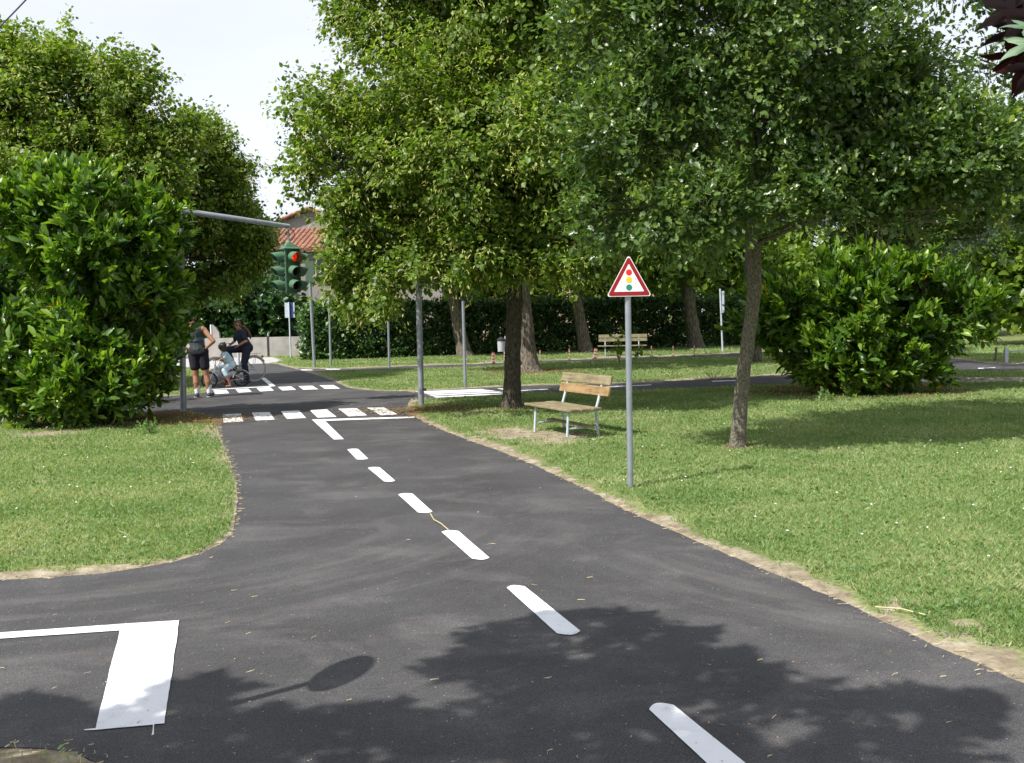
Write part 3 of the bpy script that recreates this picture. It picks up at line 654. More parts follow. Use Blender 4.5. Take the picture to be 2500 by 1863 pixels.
fl_ = ['leftmost small white block of the far crossing, by the man', 'second small white block of the far crossing', 'third small white block, under the child bicycle rear wheel', 'fourth small white block, right of the far stop line corner', 'fifth small white block of the far crossing', 'small white block at the right end of the far crossing']
for b_, l in zip(far_blocks, fl_): marking(b_, l, group=fg)
zr = (.13532, 1000, 930)
zb = [((100, 203), (1300, 155), (1375, 168), (160, 216)), ((265, 217), (1385, 172), (1475, 184), (265, 230)), ((265, 238), (1490, 182), (1560, 196), (330, 250)), ((330, 262), (1600, 205), (1690, 219), (400, 279)), ((415, 294), (1690, 236), (1760, 249), (480, 312)), ((505, 332), (1300, 296), (1400, 306), (570, 350))]
zl = ['topmost long white stripe of the side path crossing', 'second long white stripe of the side path crossing', 'third long white stripe of the side path crossing', 'fourth long white stripe of the side path crossing', 'fifth long white stripe, touching the lime trunk line of sight', 'lowest long white stripe of the side path crossing']
for b_, l in zip(zb, zl): marking(mk(*zr, *b_), l, z=.013, group='long stripes of the side path crossing')
marking(mk(*zr, (1570, 143), (1720, 152), (1720, 172), (1620, 156)), 'short white mark left of the lime trunk', z=.013)
for a, l in ((gs((1255, 955.2), (1338, 950.6), (1338, 952), (1255, 956.8)), 'thin white line on the side path behind the bench left end'), (gs((1478, 945), (1590, 940.3), (1590, 941.6), (1478, 946.6)), 'thin white line on the side path behind the sign post'), (gs((1738, 931.5), (1830, 928.6), (1830, 930), (1738, 933)), 'thin white line on the side path behind the young oak'), (gs((2388, 899.5), (2430, 898), (2430, 899.8), (2388, 901.5)), 'thin white line at the right end beside the laurel')):
    marking(a, l, z=.013, jit=0)
for a, l in ((mk(*cz, (860, 197), (960, 200), (985, 206), (880, 206)), 'white mark at the left end of the far path'), (mk(*cz, (1085, 188), (1230, 190), (1215, 195), (1100, 196)), 'white mark on the far path near a grey post')):
    marking(a, l, z=.021 if 'left end' in l else .009, jit=0)

# ------------------------------------------------------------------ grass (nobody could count it)
def grass():
    N = 900000
    th = rng.uniform(R(-33), R(33), N); d = 3.2*np.exp(rng.random(N)*math.log(46/3.2))
    x, y = d*np.sin(th), d*np.cos(th)
    x = np.concatenate([x, rng.uniform(-3.6, -.8, 9000)]); y = np.concatenate([y, rng.uniform(1.8, 3.9, 9000)]); d = np.hypot(x, y)
    ins_ = np.zeros(len(x), bool); dm = np.full(len(x), 9.0)
    for p in polys: ins_ |= inside(x, y, p); dm = np.minimum(dm, dist(x, y, p))
    ins_ |= inside(x, y, pave_poly)
    # look the soil values up on the grid
    ix = np.clip(np.searchsorted(gx, x)-1, 0, nxx-1); iy = np.clip(np.searchsorted(gy, y)-1, 0, nyy-1)
    dv = dirt[iy*nxx+ix]; lv = litter[iy*nxx+ix]
    hh = zz[iy*nxx+ix]
    pn = nz2(x[::1], y[::1], .9, 11); pf = nz2(x, y, 4.2, 21)
    keep = ~ins_ & (rng.random(len(x)) > np.clip((dv-.28)*1.8 - .5*pf, 0, .985)) & (rng.random(len(x)) > np.clip(lv*1.1-.15, 0, .97)) & (dm > .02)
    x, y, d, pn, pf, hh, dv = [a[keep] for a in (x, y, d, pn, pf, hh, dv)]
    n = len(x)
    h = (.020 + .013*rng.random(n) + .014*np.clip(pf+.2, 0, 1))*(1 + .25*pn)
    h *= np.where(rng.random(n) < .006, 1.8, 1) * (1+np.clip(d-12, 0, 30)*.02)
    w = .0015 + .00038*d
    a = rng.random(n)*2*math.pi; le = rng.normal(size=(n, 2))*.5*h[:, None]
    bx, by = np.cos(a)*w, np.sin(a)*w
    z0 = np.maximum(hh, -.01) - .004
    V = np.empty((n, 4, 3)); V[:, 0] = np.stack([x-bx, y-by, z0], 1); V[:, 1] = np.stack([x+bx, y+by, z0], 1)
    V[:, 2] = np.stack([x+bx*.6+le[:, 0]*.4, y+by*.6+le[:, 1]*.4, z0+h*.6], 1); V[:, 3] = np.stack([x+le[:, 0], y+le[:, 1], z0+h], 1)
    T = (np.array([(0, 1, 2), (0, 2, 3)])[None]+(np.arange(n)*4)[:, None, None]).reshape(-1, 3)
    tint = np.clip(.45 + .38*pn + .16*pf + rng.normal(size=n)*.15 + np.where(rng.random(n) < .08, .40, 0) + .2*np.clip(dv, 0, 1), 0, 1)
    o = arr_mesh('grass', V.reshape(-1, 3), T, [M['grass']], None, np.repeat(tint, 4))
    tag(o, 'short mown grass of the park lawn', 'grass', None, 'stuff')
    # clover and plantain in patches
    m = (rng.random(n) < .016 + .06*np.clip(pf*pn*6, 0, 1)) & (d < 22)
    p = np.stack([x, y, np.maximum(hh, -.01)+.012+rng.random(n)*.015], 1)[m]; k = len(p)
    dirs = rng.normal(size=(k, 3)); dirs[:, 2] = .25+rng.random(k)*.5
    nm = np.tile([0, 0, 1.], (k, 1))+rng.normal(size=(k, 3))*.35
    wv = leaf_arrays(p, dirs, nm, .016+.014*rng.random(k)+.0012*d[m], T_CLUMP, np.clip(rng.normal(.5, .25, k), 0, 1))
    o = arr_mesh('clover', wv[0], wv[1], [M['weed']], None, wv[2]); tag(o, 'low clover and broad leaved weeds in the lawn', 'clover', None, 'stuff')
    m = (rng.random(n) < .00035) & (d > 6) & (d < 24)
    p = np.stack([x, y, np.maximum(hh, -.01)+.045], 1)[m]; k = len(p)
    vs, fs = [], []
    for q_ in p:
        r_ = .005 + .003*random.random() + np.hypot(q_[0], q_[1])*.0004; b0 = len(vs)
        vs += [(q_[0]+r_*math.cos(t), q_[1]+r_*math.sin(t), q_[2]+.003*math.sin(t*3)) for t in np.linspace(0, 2*math.pi, 7)[:-1]] + [(q_[0], q_[1], q_[2]+.006)]
        fs += [(b0+i, b0+(i+1) % 6, b0+6) for i in range(6)]
    o = arr_mesh('daisies', np.array(vs), np.array(fs), [M['daisy']]); tag(o, 'tiny white daisies dotted over the lawn', 'daisies', None, 'stuff')
grass()

def scatter_quads(name, pts, ln, wd, m, label, z=.022, tint=False):
    vs, fs = [], []
    for (x, y) in pts:
        a = random.random()*math.pi; l = ln*(.5+random.random()); w = wd*(.7+.6*random.random()); b0 = len(vs); cu = (random.random()-.5)*l*.4
        c, s = math.cos(a), math.sin(a)
        for t in (0, .5, 1):
            o_ = cu*math.sin(t*math.pi); px_, py_ = x+c*(t-.5)*l-s*o_, y+s*(t-.5)*l+c*o_
            vs += [(px_-s*w, py_+c*w, z+.002+random.random()*.004), (px_+s*w, py_-c*w, z+random.random()*.004)]
        fs += [(b0, b0+1, b0+3), (b0, b0+3, b0+2), (b0+2, b0+3, b0+5), (b0+2, b0+5, b0+4)]
    n = len(vs)
    return tag(arr_mesh(name, np.array(vs), np.array(fs), [m], None, rng.random(n) if tint else None), label, name.replace('_', ' '), None, 'stuff')
def on_main(n, k):
    out = []
    while len(out) < n:
        y = 3.4*math.exp(random.random()*math.log(22/3.4)); x = random.uniform(-.55, .55)*y
        if inside(np.array([x]), np.array([y]), main_s)[0]: out.append((x, y))
    return out
scatter_quads('grass_clippings', on_main(120, 0), .032, .0008, M['straw'], 'dry straws and clippings blown over the asphalt')
scatter_quads('fallen_bracts', on_main(420, 0), .006, .0028, M['dead_leaf'], 'tiny pale scraps lying on the asphalt', tint=True)
lv = []
for cx, cy, rx, ry, k in ((-1.9, 17.3, 1.1, .8, 800), (-1.3, 16.5, .8, 1.0, 520), (-.4, 14.9, .6, 1.0, 260), (-4.9, 16.3, .8, .9, 800), (5.9, 17.3, 2.0, .5, 500), (.8, 28.2, 1.4, .8, 260), (-4.7, 14.9, .25, .8, 240)):
    lv += [(random.gauss(cx, rx*.5), random.gauss(cy, ry*.5)) for _ in range(k)]
scatter_quads('fallen_leaves', lv, .034, .012, M['dead_leaf'], 'brown and yellow fallen leaves under the trees', z=.028, tint=True)
# straw fringe along the path edges
fr = []
for p, s in ((densify(main_s, .03), 1),):
    for x, y in p:
        if 3.2 < y < 18 and abs(x) < 7:
            for _ in range(2):
                if random.random() < .7: fr.append((x+random.gauss(0, .035), y+random.gauss(0, .035)))
scatter_quads('dry_grass', fr, .040, .0011, M['straw'], 'dry cut grass lying along the asphalt edge', z=.024)
o = B(); o.tube([GD(932, 1120)+Vector((0, 0, .03)), GD(940, 1136)+Vector((0, 0, .04)), GD(955, 1143)+Vector((0, 0, .035)), GD(971, 1154)+Vector((0, 0, .025))], .004, 5)
tag(o.build('straw', M['straw']), 'long pale straw lying beside the fourth centre dash', 'straw')
o = B(); o.tube([GD(1895, 1330)+Vector((0, 0, .04)), GD(1950, 1338)+Vector((0, 0, .05)), GD(2005, 1348)+Vector((0, 0, .04))], .004, 5)
tag(o.build('straw', M['straw']), 'long pale straw lying on the right verge', 'straw')

# ================================================================== trees and shrubs
OAKL = [M['oak']]
# --- central lime
lime_spec = [dict(n=8200, bias=.45, freq=1.0, thr=-.09, twig=.10, tl=.5, tr=.006, leaves=[
    (dict(per=31, spread=.16, size=.068, tpl=T_LIME, outw=.6, upw=-.1, droop=.25, nup=.9, tb=.5), 0),
    (dict(per=15, spread=.17, size=.074, tpl=T_BRACT, outw=.5, upw=-.1, droop=.5, nup=.7, tb=.5), 1)])]
base = GD(1108, 886)
tr = [base] + [PD(x, y, base.y) for x, y in ((1109, 800), (1112, 700), (1115, 640), (1117, 560), (1119, 300))]
tree('lime_tree', base, 'big flowering lime tree with dark trunk behind the near bench', 'tree', 'lime trees in the park', tr, [.155, .14, .135, .13, .12, .07],
  [(-.2, 17.2, 4.3, 3.2, 3.2, 2.1), (-.1, 17.4, 7.3, 2.65, 2.9, 2.6), (.1, 17.4, 10.4, 1.9, 2.1, 2.6), (-2.6, 16.7, 3.7, 1.1, 1.4, 1.1), (-3.05, 17.0, 5.1, .85, 1.1, .6), (-3.2, 16.9, 4.25, .62, .9, .55, 1.5), (-2.75, 16.6, 2.55, .78, .9, .65), (-1.7, 16.0, 2.3, 1.35, 1.2, .75, 1.5), (-.5, 15.8, 2.55, 1.1, 1.0, .7, 1.4), (.6, 15.6, 2.45, .9, 1.0, .6, 1.4), (-2.9, 16.8, 3.3, .75, 1.0, .8), (-2.3, 16.2, 2.1, .5, .6, .4, 2), (1.9, 16.6, 3.4, 1.5, 1.5, 1.2), (1.2, 15.6, 2.6, .8, .7, .5, 1.2), (-2.0, 17, 6.7, 1.0, 1.2, .9)],
  lime_spec, 11, [M['lime'], M['bract']], M['bark_lime'], flare=1.35, sub=7, zmin=1.55, keep=lambda q: q[0] > (-2.88 if q[2] < 3.7 else -4.0) and q[2] > (1.75 if q[0] < -1.85 else 2.3))
# --- second lime standing behind it
base = GD(1143, 806)
tr = [base] + [PD(x, y, base.y) for x, y in ((1142, 760), (1137, 700), (1134, 640), (1130, 560), (1125, 350))]
spec2 = [dict(n=3000, bias=.4, freq=.6, twig=.05, tl=.6, tr=.01, leaves=[(dict(per=14, spread=.26, size=.16, tpl=T_LIME, outw=.6, upw=-.1, droop=.2, tb=.35), 0), (dict(per=2, spread=.26, size=.13, tpl=T_BRACT, upw=-.1, droop=.4), 1)])]
tree('lime_tree', base, 'larger lime with flared root base, just behind the front lime', 'tree', 'lime trees in the park', tr, [.27, .24, .22, .2, .19, .12],
  [(.5, 28.5, 6.2, 3.9, 3.6, 3.2), (.6, 28.5, 10.5, 3.8, 3.2, 3.6), (3.6, 28.2, 8.5, 2.4, 2.5, 4.5), (-2.3, 28, 5.2, 2, 2, 1.6), (1.5, 28.5, 13.8, 2.8, 2.5, 2.4)],
  spec2, 12, [M['lime'], M['bract']], M['bark_old'], flare=1.9, zmin=2.9)
# --- limes at the left
specL = lambda n: [dict(n=n, bias=.42, freq=.85, thr=-.08, twig=.08, tl=.5, tr=.008, leaves=[(dict(per=27, spread=.21, size=.092, tpl=T_LIME, outw=.6, upw=-.05, droop=.15, tb=.55), 0), (dict(per=13, spread=.22, size=.098, tpl=T_BRACT, upw=-.1, droop=.45), 1)])]
tree('lime_tree', (-10.6, 24.4), 'tall flowering lime crown rising behind the left laurel', 'tree', 'lime trees in the park', [(-10.6, 24.4, 0), (-10.6, 24.4, 1.6), (-10.5, 24.4, 3), (-10.5, 24.4, 5)], [.2, .18, .17, .1],
  [(-10.9, 24.4, 5.0, 2.9, 2.4, 2.2), (-11.2, 24.4, 7.0, 2.1, 2.0, 1.7), (-9.3, 24.3, 7.0, 1.1, 1.4, 1.35), (-12.7, 24.2, 6.0, 1.8, 1.8, 1.5), (-8.6, 24.2, 5.2, 1.3, 1.4, 1.3), (-8.2, 24.6, 6.1, .9, 1, .8), (-10.6, 24.3, 3.2, 2.2, 1.8, 1.0)], specL(5400), 13, [M['lime'], M['bract']], M['bark_lime'], zmin=2)
tree('lime_tree', (-9.7, 27.4), 'smaller lime to its right, foliage reaching down toward the traffic light arm', 'tree', 'lime trees in the park', [(-9.7, 27.4, 0), (-9.7, 27.4, 1.6), (-9.4, 27.3, 3), (-9, 27.3, 4.5)], [.2, .18, .17, .1],
  [(-8.4, 27.3, 4.7, 1.75, 1.7, 1.9), (-8.2, 27.3, 6.3, 1.0, 1.1, 1.0), (-7.6, 27.2, 5.1, .95, 1.0, 1.1), (-8.0, 27.0, 3.2, 1.5, 1.3, .9), (-9.3, 27.2, 3.0, 1.6, 1.3, 1.0), (-7.0, 27.2, 3.7, .8, .9, .7), (-9.0, 26.8, 2.3, .9, .9, .55)], specL(3400), 14, [M['lime'], M['bract']], M['bark_lime'], zmin=1.7)
# --- young oak in front
base = GD(1597, 973)
trp = [base] + [PD(x, y, base.y) for x, y in ((1600, 920), (1604, 860), (1612, 790), (1622, 720), (1631, 660), (1634, 600), (1632, 555), (1640, 400), (1655, 200))]
oak_spec = [dict(n=8200, bias=.46, freq=1.2, thr=-.08, twig=.16, tl=.35, tr=.004, leaves=[(dict(per=18, spread=.115, size=.067, tpl=T_OAK, outw=.65, upw=.1, droop=0, nup=.9, tb=.48, tvar=.3), 0)])]
tree('oak_tree', base, 'young oak with slim bent pale trunk right of the sign', 'tree', 'oaks on the right lawn', trp, [.092, .088, .083, .080, .078, .076, .078, .080, .05, .03],
  [(2.7, 11.4, 4.6, 2.2, 2.0, 1.7), (3.0, 11.6, 6.6, 1.9, 1.8, 1.9), (1.3, 10.9, 3.5, .9, .9, .75), (1.5, 11.2, 4.8, 1.15, 1.1, 1.0), (1.7, 11.2, 6.0, 1.0, 1.0, .9), (3.9, 11.2, 3.5, 1.1, 1.0, .7), (4.3, 11.4, 3.95, .9, 1.1, .7), (4.0, 11.6, 5.7, .9, 1.1, .9), (1.9, 10.7, 2.7, .9, .7, .5, 1.5), (2.7, 10.8, 2.9, .8, .7, .42), (3.3, 10.7, 2.85, .9, .7, .48), (4.4, 10.9, 2.7, .8, .7, .42), (1.1, 11.0, 2.7, .6, .6, .38), (4.4, 10.9, 3.1, 1.1, .8, .5, 3), (3.9, 10.8, 2.55, .9, .7, .40, 2.5), (5.2, 11.1, 3.3, .8, .7, .6, 2.5), (4.7, 10.9, 2.5, .75, .6, .38, 2.5)],
  oak_spec, 21, OAKL, M['bark_oak'], fork=PD(1632, 545, base.y), flare=1.12, sub=9, zmin=2.05)
# --- more oaks reaching in from the right
spec_o2 = lambda n, sz=.11: [dict(n=n, bias=.42, freq=1.0, thr=-.08, twig=.2, tl=.4, tr=.005, leaves=[(dict(per=12, spread=.14, size=sz, tpl=T_OAK, outw=.65, upw=.1, nup=.8, tb=.6, tvar=.3), 0)])]
tree('oak_tree', (9.6, 13.8), 'oak with bronze tipped twigs hanging in at the right edge', 'tree', 'oaks on the right lawn', [(9.6, 13.8, 0), (9.6, 13.8, 1.5), (9.4, 13.7, 3), (9.2, 13.7, 5)], [.13, .12, .11, .07],
  [(8.0, 13.4, 3.4, 1.4, 1.2, 1.1), (7.7, 13.4, 4.1, 1.3, 1.2, .7), (9.8, 13.6, 5.2, 2.2, 1.8, 1.8), (7.3, 13.2, 2.75, .7, .8, .55), (9.0, 13.4, 6.4, 1.5, 1.4, .9), (6.5, 13.3, 3.7, .6, .8, .5)], spec_o2(2600), 22, [M['oak_old']], M['bark_oak'], sub=7, zmin=2.0)
tree('oak_tree', (8.2, 22.8), 'denser oak behind the round laurel on the right', 'tree', 'oaks on the right lawn', [(8.2, 22.8, 0), (8.25, 22.8, 1.5), (8.8, 22.4, 3), (9.6, 21.6, 4.4)], [.17, .16, .14, .09],
  [(9.4, 21.4, 4.1, 2.5, 1.8, 1.5), (7.4, 21.5, 4.3, 1.9, 1.7, 1.5), (11.2, 21.5, 4.6, 2.0, 1.9, 1.8), (9.2, 21.2, 2.9, 1.6, 1.3, .7), (6.0, 21.6, 5.4, 1.7, 1.5, 1.4)], spec_o2(3000, .13), 23, [M['oak']], M['bark_oak'], zmin=2.0)
# --- wispy high branches top right
tree('oak_tree', (10.8, 17.2), 'thin crowned oak whose sparse sprays show sky at the top right', 'tree', 'oaks on the right lawn', [(10.8, 17.2, 0), (10.8, 17.2, 2), (10.4, 17.2, 4.2), (9.6, 17.1, 5.6)], [.12, .11, .1, .05],
  [(7.3, 17.0, 7.0, 1.5, 1.2, .55), (6.5, 17, 5.9, .8, .9, .45), (7.9, 17, 5.7, 1.2, 1.1, .35), (8.5, 17.1, 6.3, 1.0, 1, .4), (6.2, 17, 7.6, .8, .9, .5)], [dict(n=240, bias=.42, freq=1.2, thr=-.05, twig=.5, tl=.5, tr=.004, leaves=[(dict(per=10, spread=.16, size=.10, tpl=T_OAK, outw=.65, upw=.1, nup=.8, tb=.4), 0)])], 24, [M['oak']], M['bark_oak'], sub=2)

# --- cedars behind
def cedar(base, h, r0, seed, label):
    g = np.random.default_rng(seed); t = thing('cedar_tree', (*base, 0), label, 'tree', 'blue green cedars behind the oaks')
    tb = B(); trunk_pts(tb, [(0, 0, 0), (.05, 0, h*.4), (0, .05, h)], [.26, .18, .03], 12, 1.3, seed)
    c, o = [], []
    z = 4.2 if h > 10 else 3.2
    while z < h*.98:
        for k in range(4):
            a = g.random()*2*math.pi; ln = r0*(1-(z/h)**1.6)*(.7+.5*g.random())+.4; pts = []
            for i in range(7):
                u = i/6; pts.append(Vector((math.cos(a)*ln*u, math.sin(a)*ln*u, z + .18*ln*math.sin(u*2.2) - .20*ln*u*u)))
            tb.tube(pts, [.05*(1-.85*i/6) for i in range(7)], 5, False)
            for i in range(int(ln*20)):
                u = .15+.85*g.random(); j = min(5, int(u*6)); p = pts[j].lerp(pts[j+1], u*6-j)
                s = (1.15-u)*.75; sd_ = g.normal()*s*.6
                q = p + Vector((-math.sin(a)*sd_, math.cos(a)*sd_, g.normal()*.05 - abs(sd_)*.12)); c.append(q); o.append((math.cos(a)*.6-math.sin(a)*np.sign(sd_), math.sin(a)*.6+math.cos(a)*np.sign(sd_), -.1))
        z += .30 + .16*g.random()
    tb.build('trunk', M['bark_old'], t, True)
    c, o = np.array(c), unit(np.array(o))
    V, T, ti, mi = join_arrays([(sprays(c, o, 16, .16, .15, T_NEEDLE, g, outw=1.0, upw=.1, droop=.25, jit=.3, nup=1.2, flat=.35), 0)])
    arr_mesh('crown', V, T, [M['cedar']], t, ti)
cedar((7.3, 30.5), 15, 4.2, 31, 'tall cedar showing through the top of the young oak')
cedar((11.6, 28.0), 7.6, 3.6, 32, 'low spreading cedar right of the tall one, above the round laurel')

# --- trees along the hedge
def hedge_tree(bx, by, top, yy, r, label, blobs, seed):
    b_ = G(bx, by); t2 = P(top[0], top[1], b_.y); t3 = b_ + (t2-b_)*1.9
    tree('lime_tree', b_, label, 'tree', 'old leaning trees in front of the hedge', [b_, b_.lerp(t2, .4), t2, t3], [r*1.08, r*.9, r*.8, r*.6],
      [(b_.x+q[0], b_.y+q[1], q[2], q[3], q[4], q[5]) for q in blobs],
      [dict(n=1500, bias=.4, freq=.5, leaves=[(dict(per=12, spread=.34, size=.24, tpl=T_LIME, upw=0, droop=.1, tb=.45), 0)])], seed, [M['lime']], M['bark_old'], flare=1.5, zmin=3.0)
hb = [(-1, 0, 5.6, 3.6, 3, 2.6), (-.6, 0, 9.2, 3.4, 3, 3.4), (-2.6, .5, 4.3, 2, 2, 1.3), (1.8, .3, 4.6, 2.2, 2, 1.6)]
hedge_tree(1135, 871, (1107, 733), 40, .27, 'leaning rough barked tree before the hedge, left of the three', hb, 41)
hedge_tree(1431, 862, (1410, 745), 41, .26, 'leaning tree by the hedge, left of the far bench', hb, 42)
hedge_tree(1700, 851, (1680, 722), 43, .30, 'leaning tree by the hedge, right of the far bench', hb, 43)
# --- wood beyond the hedge
back = [(-24, 50, 3.4, 6.5, 'pale'), (-18.2, 48, 3.0, 5.8, 'dark'), (-14.4, 54, 1.7, 7.2, 'small dark'), (-13.0, 49, 2.6, 4.6, 'low'), (-1, 62, 4.2, 9, 'mid'), (6.5, 56, 4.6, 9.5, 'mid'), (13, 58, 4.6, 10, 'mid'), (19.5, 52, 4.4, 8.5, 'mid'), (26, 56, 5, 9, 'mid'), (21, 40, 3.6, 6.5, 'mid'), (32, 50, 5, 10, 'mid'), (-30, 44, 4, 9, 'mid')]
labs = ['pale round tree beyond the wall, behind the left laurel', 'dark tree beyond the wall at the far left', 'small dark tree with its tip beside the tiled house', 'low dark tree just behind the concrete wall', 'distant tree behind the hedge, in line with the lime trunks', 'distant tree behind the far bench', 'distant tree behind the thin white sign post', 'distant tree behind the round laurel', 'distant tree right of the round laurel', 'bushy tree near the right edge behind the far path', 'farthest tree at the right edge', 'farthest tree at the left edge']
for i, ((x, y, r, h, k), l) in enumerate(zip(back, labs)):
    low = .32 if 'dark' in k or k == 'low' else .42
    bl = [(x, y, h*.55, r, r*.8, h*.34), (x-r*.4, y-.5, h*.36, r*.75, r*.6, h*.22), (x+r*.45, y-.4, h*.42, r*.7, r*.6, h*.25), (x+.1*r, y, h*.82, r*.6, r*.55, h*.2)]
    if k != 'mid': bl.append((x, y-.4, h*.2, r*.9, r*.6, h*.2))
    tree('background_tree', (x, y), l, 'tree', 'trees beyond the hedge and wall', [(x, y, 0), (x, y, h*.2), (x, y, h*.45)], [.28, .22, .12], bl,
      [dict(n=1100, bias=.5, freq=.4, leaves=[(dict(per=12, spread=.4, size=.30, tpl=T_CLUMP, upw=.05, tb=.3 if 'dark' in k or k == 'low' else .6), 0)])], 60+i, [M['hedge'] if ('dark' in k or k == 'low') else M['lime']], M['bark_old'], sub=3)

# --- laurels
def laurel(base, blobs, n, seed, label, per=13, size=.15, stems=9, tb=.5):
    g = np.random.default_rng(seed); base = Vector((*base, 0))
    t = thing('laurel_bush', base, label, 'shrub', 'big glossy laurel bushes')
    bl = [tuple(Vector(b[:3])-base)+tuple(b[3:]) for b in blobs]
    st = B()
    c, o = centres(bl, n, g, .48, 1.7, -.05, .12)
    far = np.argsort(-np.linalg.norm((c-c.mean(0))/c.std(0), axis=1))[:int(n*.35)]; k_ = g.choice(far, 150, replace=False); sc, so_ = [], []
    for i in k_:
        d_ = unit((o[i]*.8+np.array((0, 0, .75))+g.normal(size=3)*.2)[None])[0]
        for q in (.07, .16, .25, .33)[:g.integers(2, 5)]: sc.append(c[i]+d_*q); so_.append(d_)
    sc, so_ = np.array(sc), np.array(so_)
    for k in range(stems):
        a = 2*math.pi*k/stems; e = Vector(c[g.integers(len(c))])
        st.tube([(math.cos(a)*.04, math.sin(a)*.04, -.05), (math.cos(a)*.2+e.x*.3, math.sin(a)*.4+e.y*.3, e.z*.4), e*.92], [.04, .03, .012], 7)
    twigs(st, c, o, g, .25, .3, .006)
    st.build('stem', M['bark_lime'], t, True)
    V, T, ti, mi = join_arrays([(sprays(c, o, per, .075, size, T_LAUREL, g, outw=.8, upw=.55, jit=.42, nup=.75, flat=1, tb=tb, tvar=.34), 0),
        (sprays(sc, so_, 7, .03, size*.95, T_LAUREL, g, outw=1.0, upw=.35, jit=.30, nup=.6, flat=1, tb=tb+.25, tvar=.25), 0)])
    arr_mesh('foliage', V, T, [M['laurel']], t, ti)
laurel(BUSH_L, [(-6.75, 16.4, 1.4, 1.38, 1.35, 1.45), (-6.75, 16.4, 2.9, 1.25, 1.3, 1.15), (-7.1, 16.2, 3.7, .85, .9, .5), (-6.3, 16.3, 3.4, .65, .9, .65), (-7.7, 16.1, 3.3, .55, .7, .7), (-7.95, 15.7, 1.15, .55, .8, .8), (-5.95, 16.3, 1.9, .55, .8, .9), (-6.7, 15.6, .65, 1.2, .8, .68, 1.5), (-5.85, 16.4, 2.8, .40, .5, .5), (-5.92, 17.2, 2.9, .32, .5, .55), (-5.90, 17.4, 3.42, .26, .30, .32, 5), (-5.85, 16.9, 2.1, .38, .6, .9), (-5.70, 16.6, 1.75, .38, .5, .65, 1.8), (-5.9, 16.2, .9, .48, .6, .65), (-7.6, 15.7, .6, .6, .6, .6)], 4300, 51, 'large glossy laurel bush left of the crossing, hiding the traffic light pole')
laurel((-10.6, 18.6), [(-10.2, 18.6, 2.0, 1.7, 1.4, 2.0), (-10.6, 18.6, 3.4, 1.6, 1.2, 1.2), (-9.2, 18.2, 1.2, 1.0, .9, 1.1)], 1500, 52, 'dark shaded laurel at the left edge behind the large one', tb=.12)  # low tint darkens the leaves: the shade here is in their colour
laurel(BUSH_R, [(6.6, 19.2, 1.35, 2.0, 1.7, 1.15), (6.7, 19.2, 1.9, 1.65, 1.6, .8), (8.0, 19.1, 1.5, 1.05, 1.2, .9), (8.6, 19.2, 1.65, .75, .9, .6), (5.2, 19.0, 1.45, .95, 1.1, .8), (6.3, 18.6, .75, 1.35, 1.0, .7), (6.7, 18.6, .5, 1.5, .9, .5, 1.6), (7.6, 18.9, 1.95, .8, .9, .55)], 3000, 53, 'wide round laurel bush on the right lawn', size=.165)

# --- hedge
def hedge():
    g = np.random.default_rng(71)
    t = thing('hedge', (-8.9, 39.2, 0), 'long clipped dark hedge running behind the far path and bench', 'hedge')
    n = 11500; u = g.random(n)**1.15*36; L0 = np.array((-8.3, 39.9)); dv_ = np.array((17.9, 7.2)); dv_ /= np.linalg.norm(dv_)
    nrm = np.array((-dv_[1], dv_[0]))
    w = g.uniform(-1, 1, n); zz_ = g.random(n)
    top = 2.02+.22*np.array([noise.noise(Vector((a*.5, 0, 0))) for a in u]) + .26*np.array([noise.noise(Vector((a*1.7, 3, 0))) for a in u])
    face = g.random(n)
    bulge = np.where(face < .68, -1-.50*np.array([noise.noise(Vector((a*1.3, z_*2, 5))) for a, z_ in zip(u, zz_)])-.05*g.normal(size=n)+.9*(g.random(n)<.3)*g.random(n), w)
    z_ = np.where(face < .68, .05+zz_*(top-.05), np.where(face < .92, top-.02, zz_*top))
    end = np.clip(1-u/1.2, 0, 1); bulge = bulge*(1-.5*end**2); z_ = z_*(1-.15*end**2)
    xy = L0[None]+dv_[None]*u[:, None]+nrm[None]*(bulge*.95)[:, None]
    c = np.concatenate([xy, z_[:, None]], 1)-np.array((-8.9, 39.2, 0)); o = np.stack([-nrm[0]*np.ones(n), -nrm[1]*np.ones(n), np.where(face < .68, .1, .8)], 1)
    V, T, ti, mi = join_arrays([(sprays(c, unit(o), 13, .15, .115, T_CLUMP, g, outw=.7, upw=.3, tb=.5, tvar=.36), 0)])
    arr_mesh('foliage', V, T, [M['hedge']], t, ti)
    b_ = B()
    for k in range(60):
        uu = .4+k*.56; p = L0+dv_*uu-np.array((-8.9, 39.2)); b_.tube([(p[0], p[1], 0), (p[0]+g.normal()*.1, p[1]+g.normal()*.1, .9), (p[0]+g.normal()*.2, p[1]+g.normal()*.2, 1.7)], [.05, .04, .02], 6)
    b_.build('stem', M['bark_lime'], t, True)
hedge()

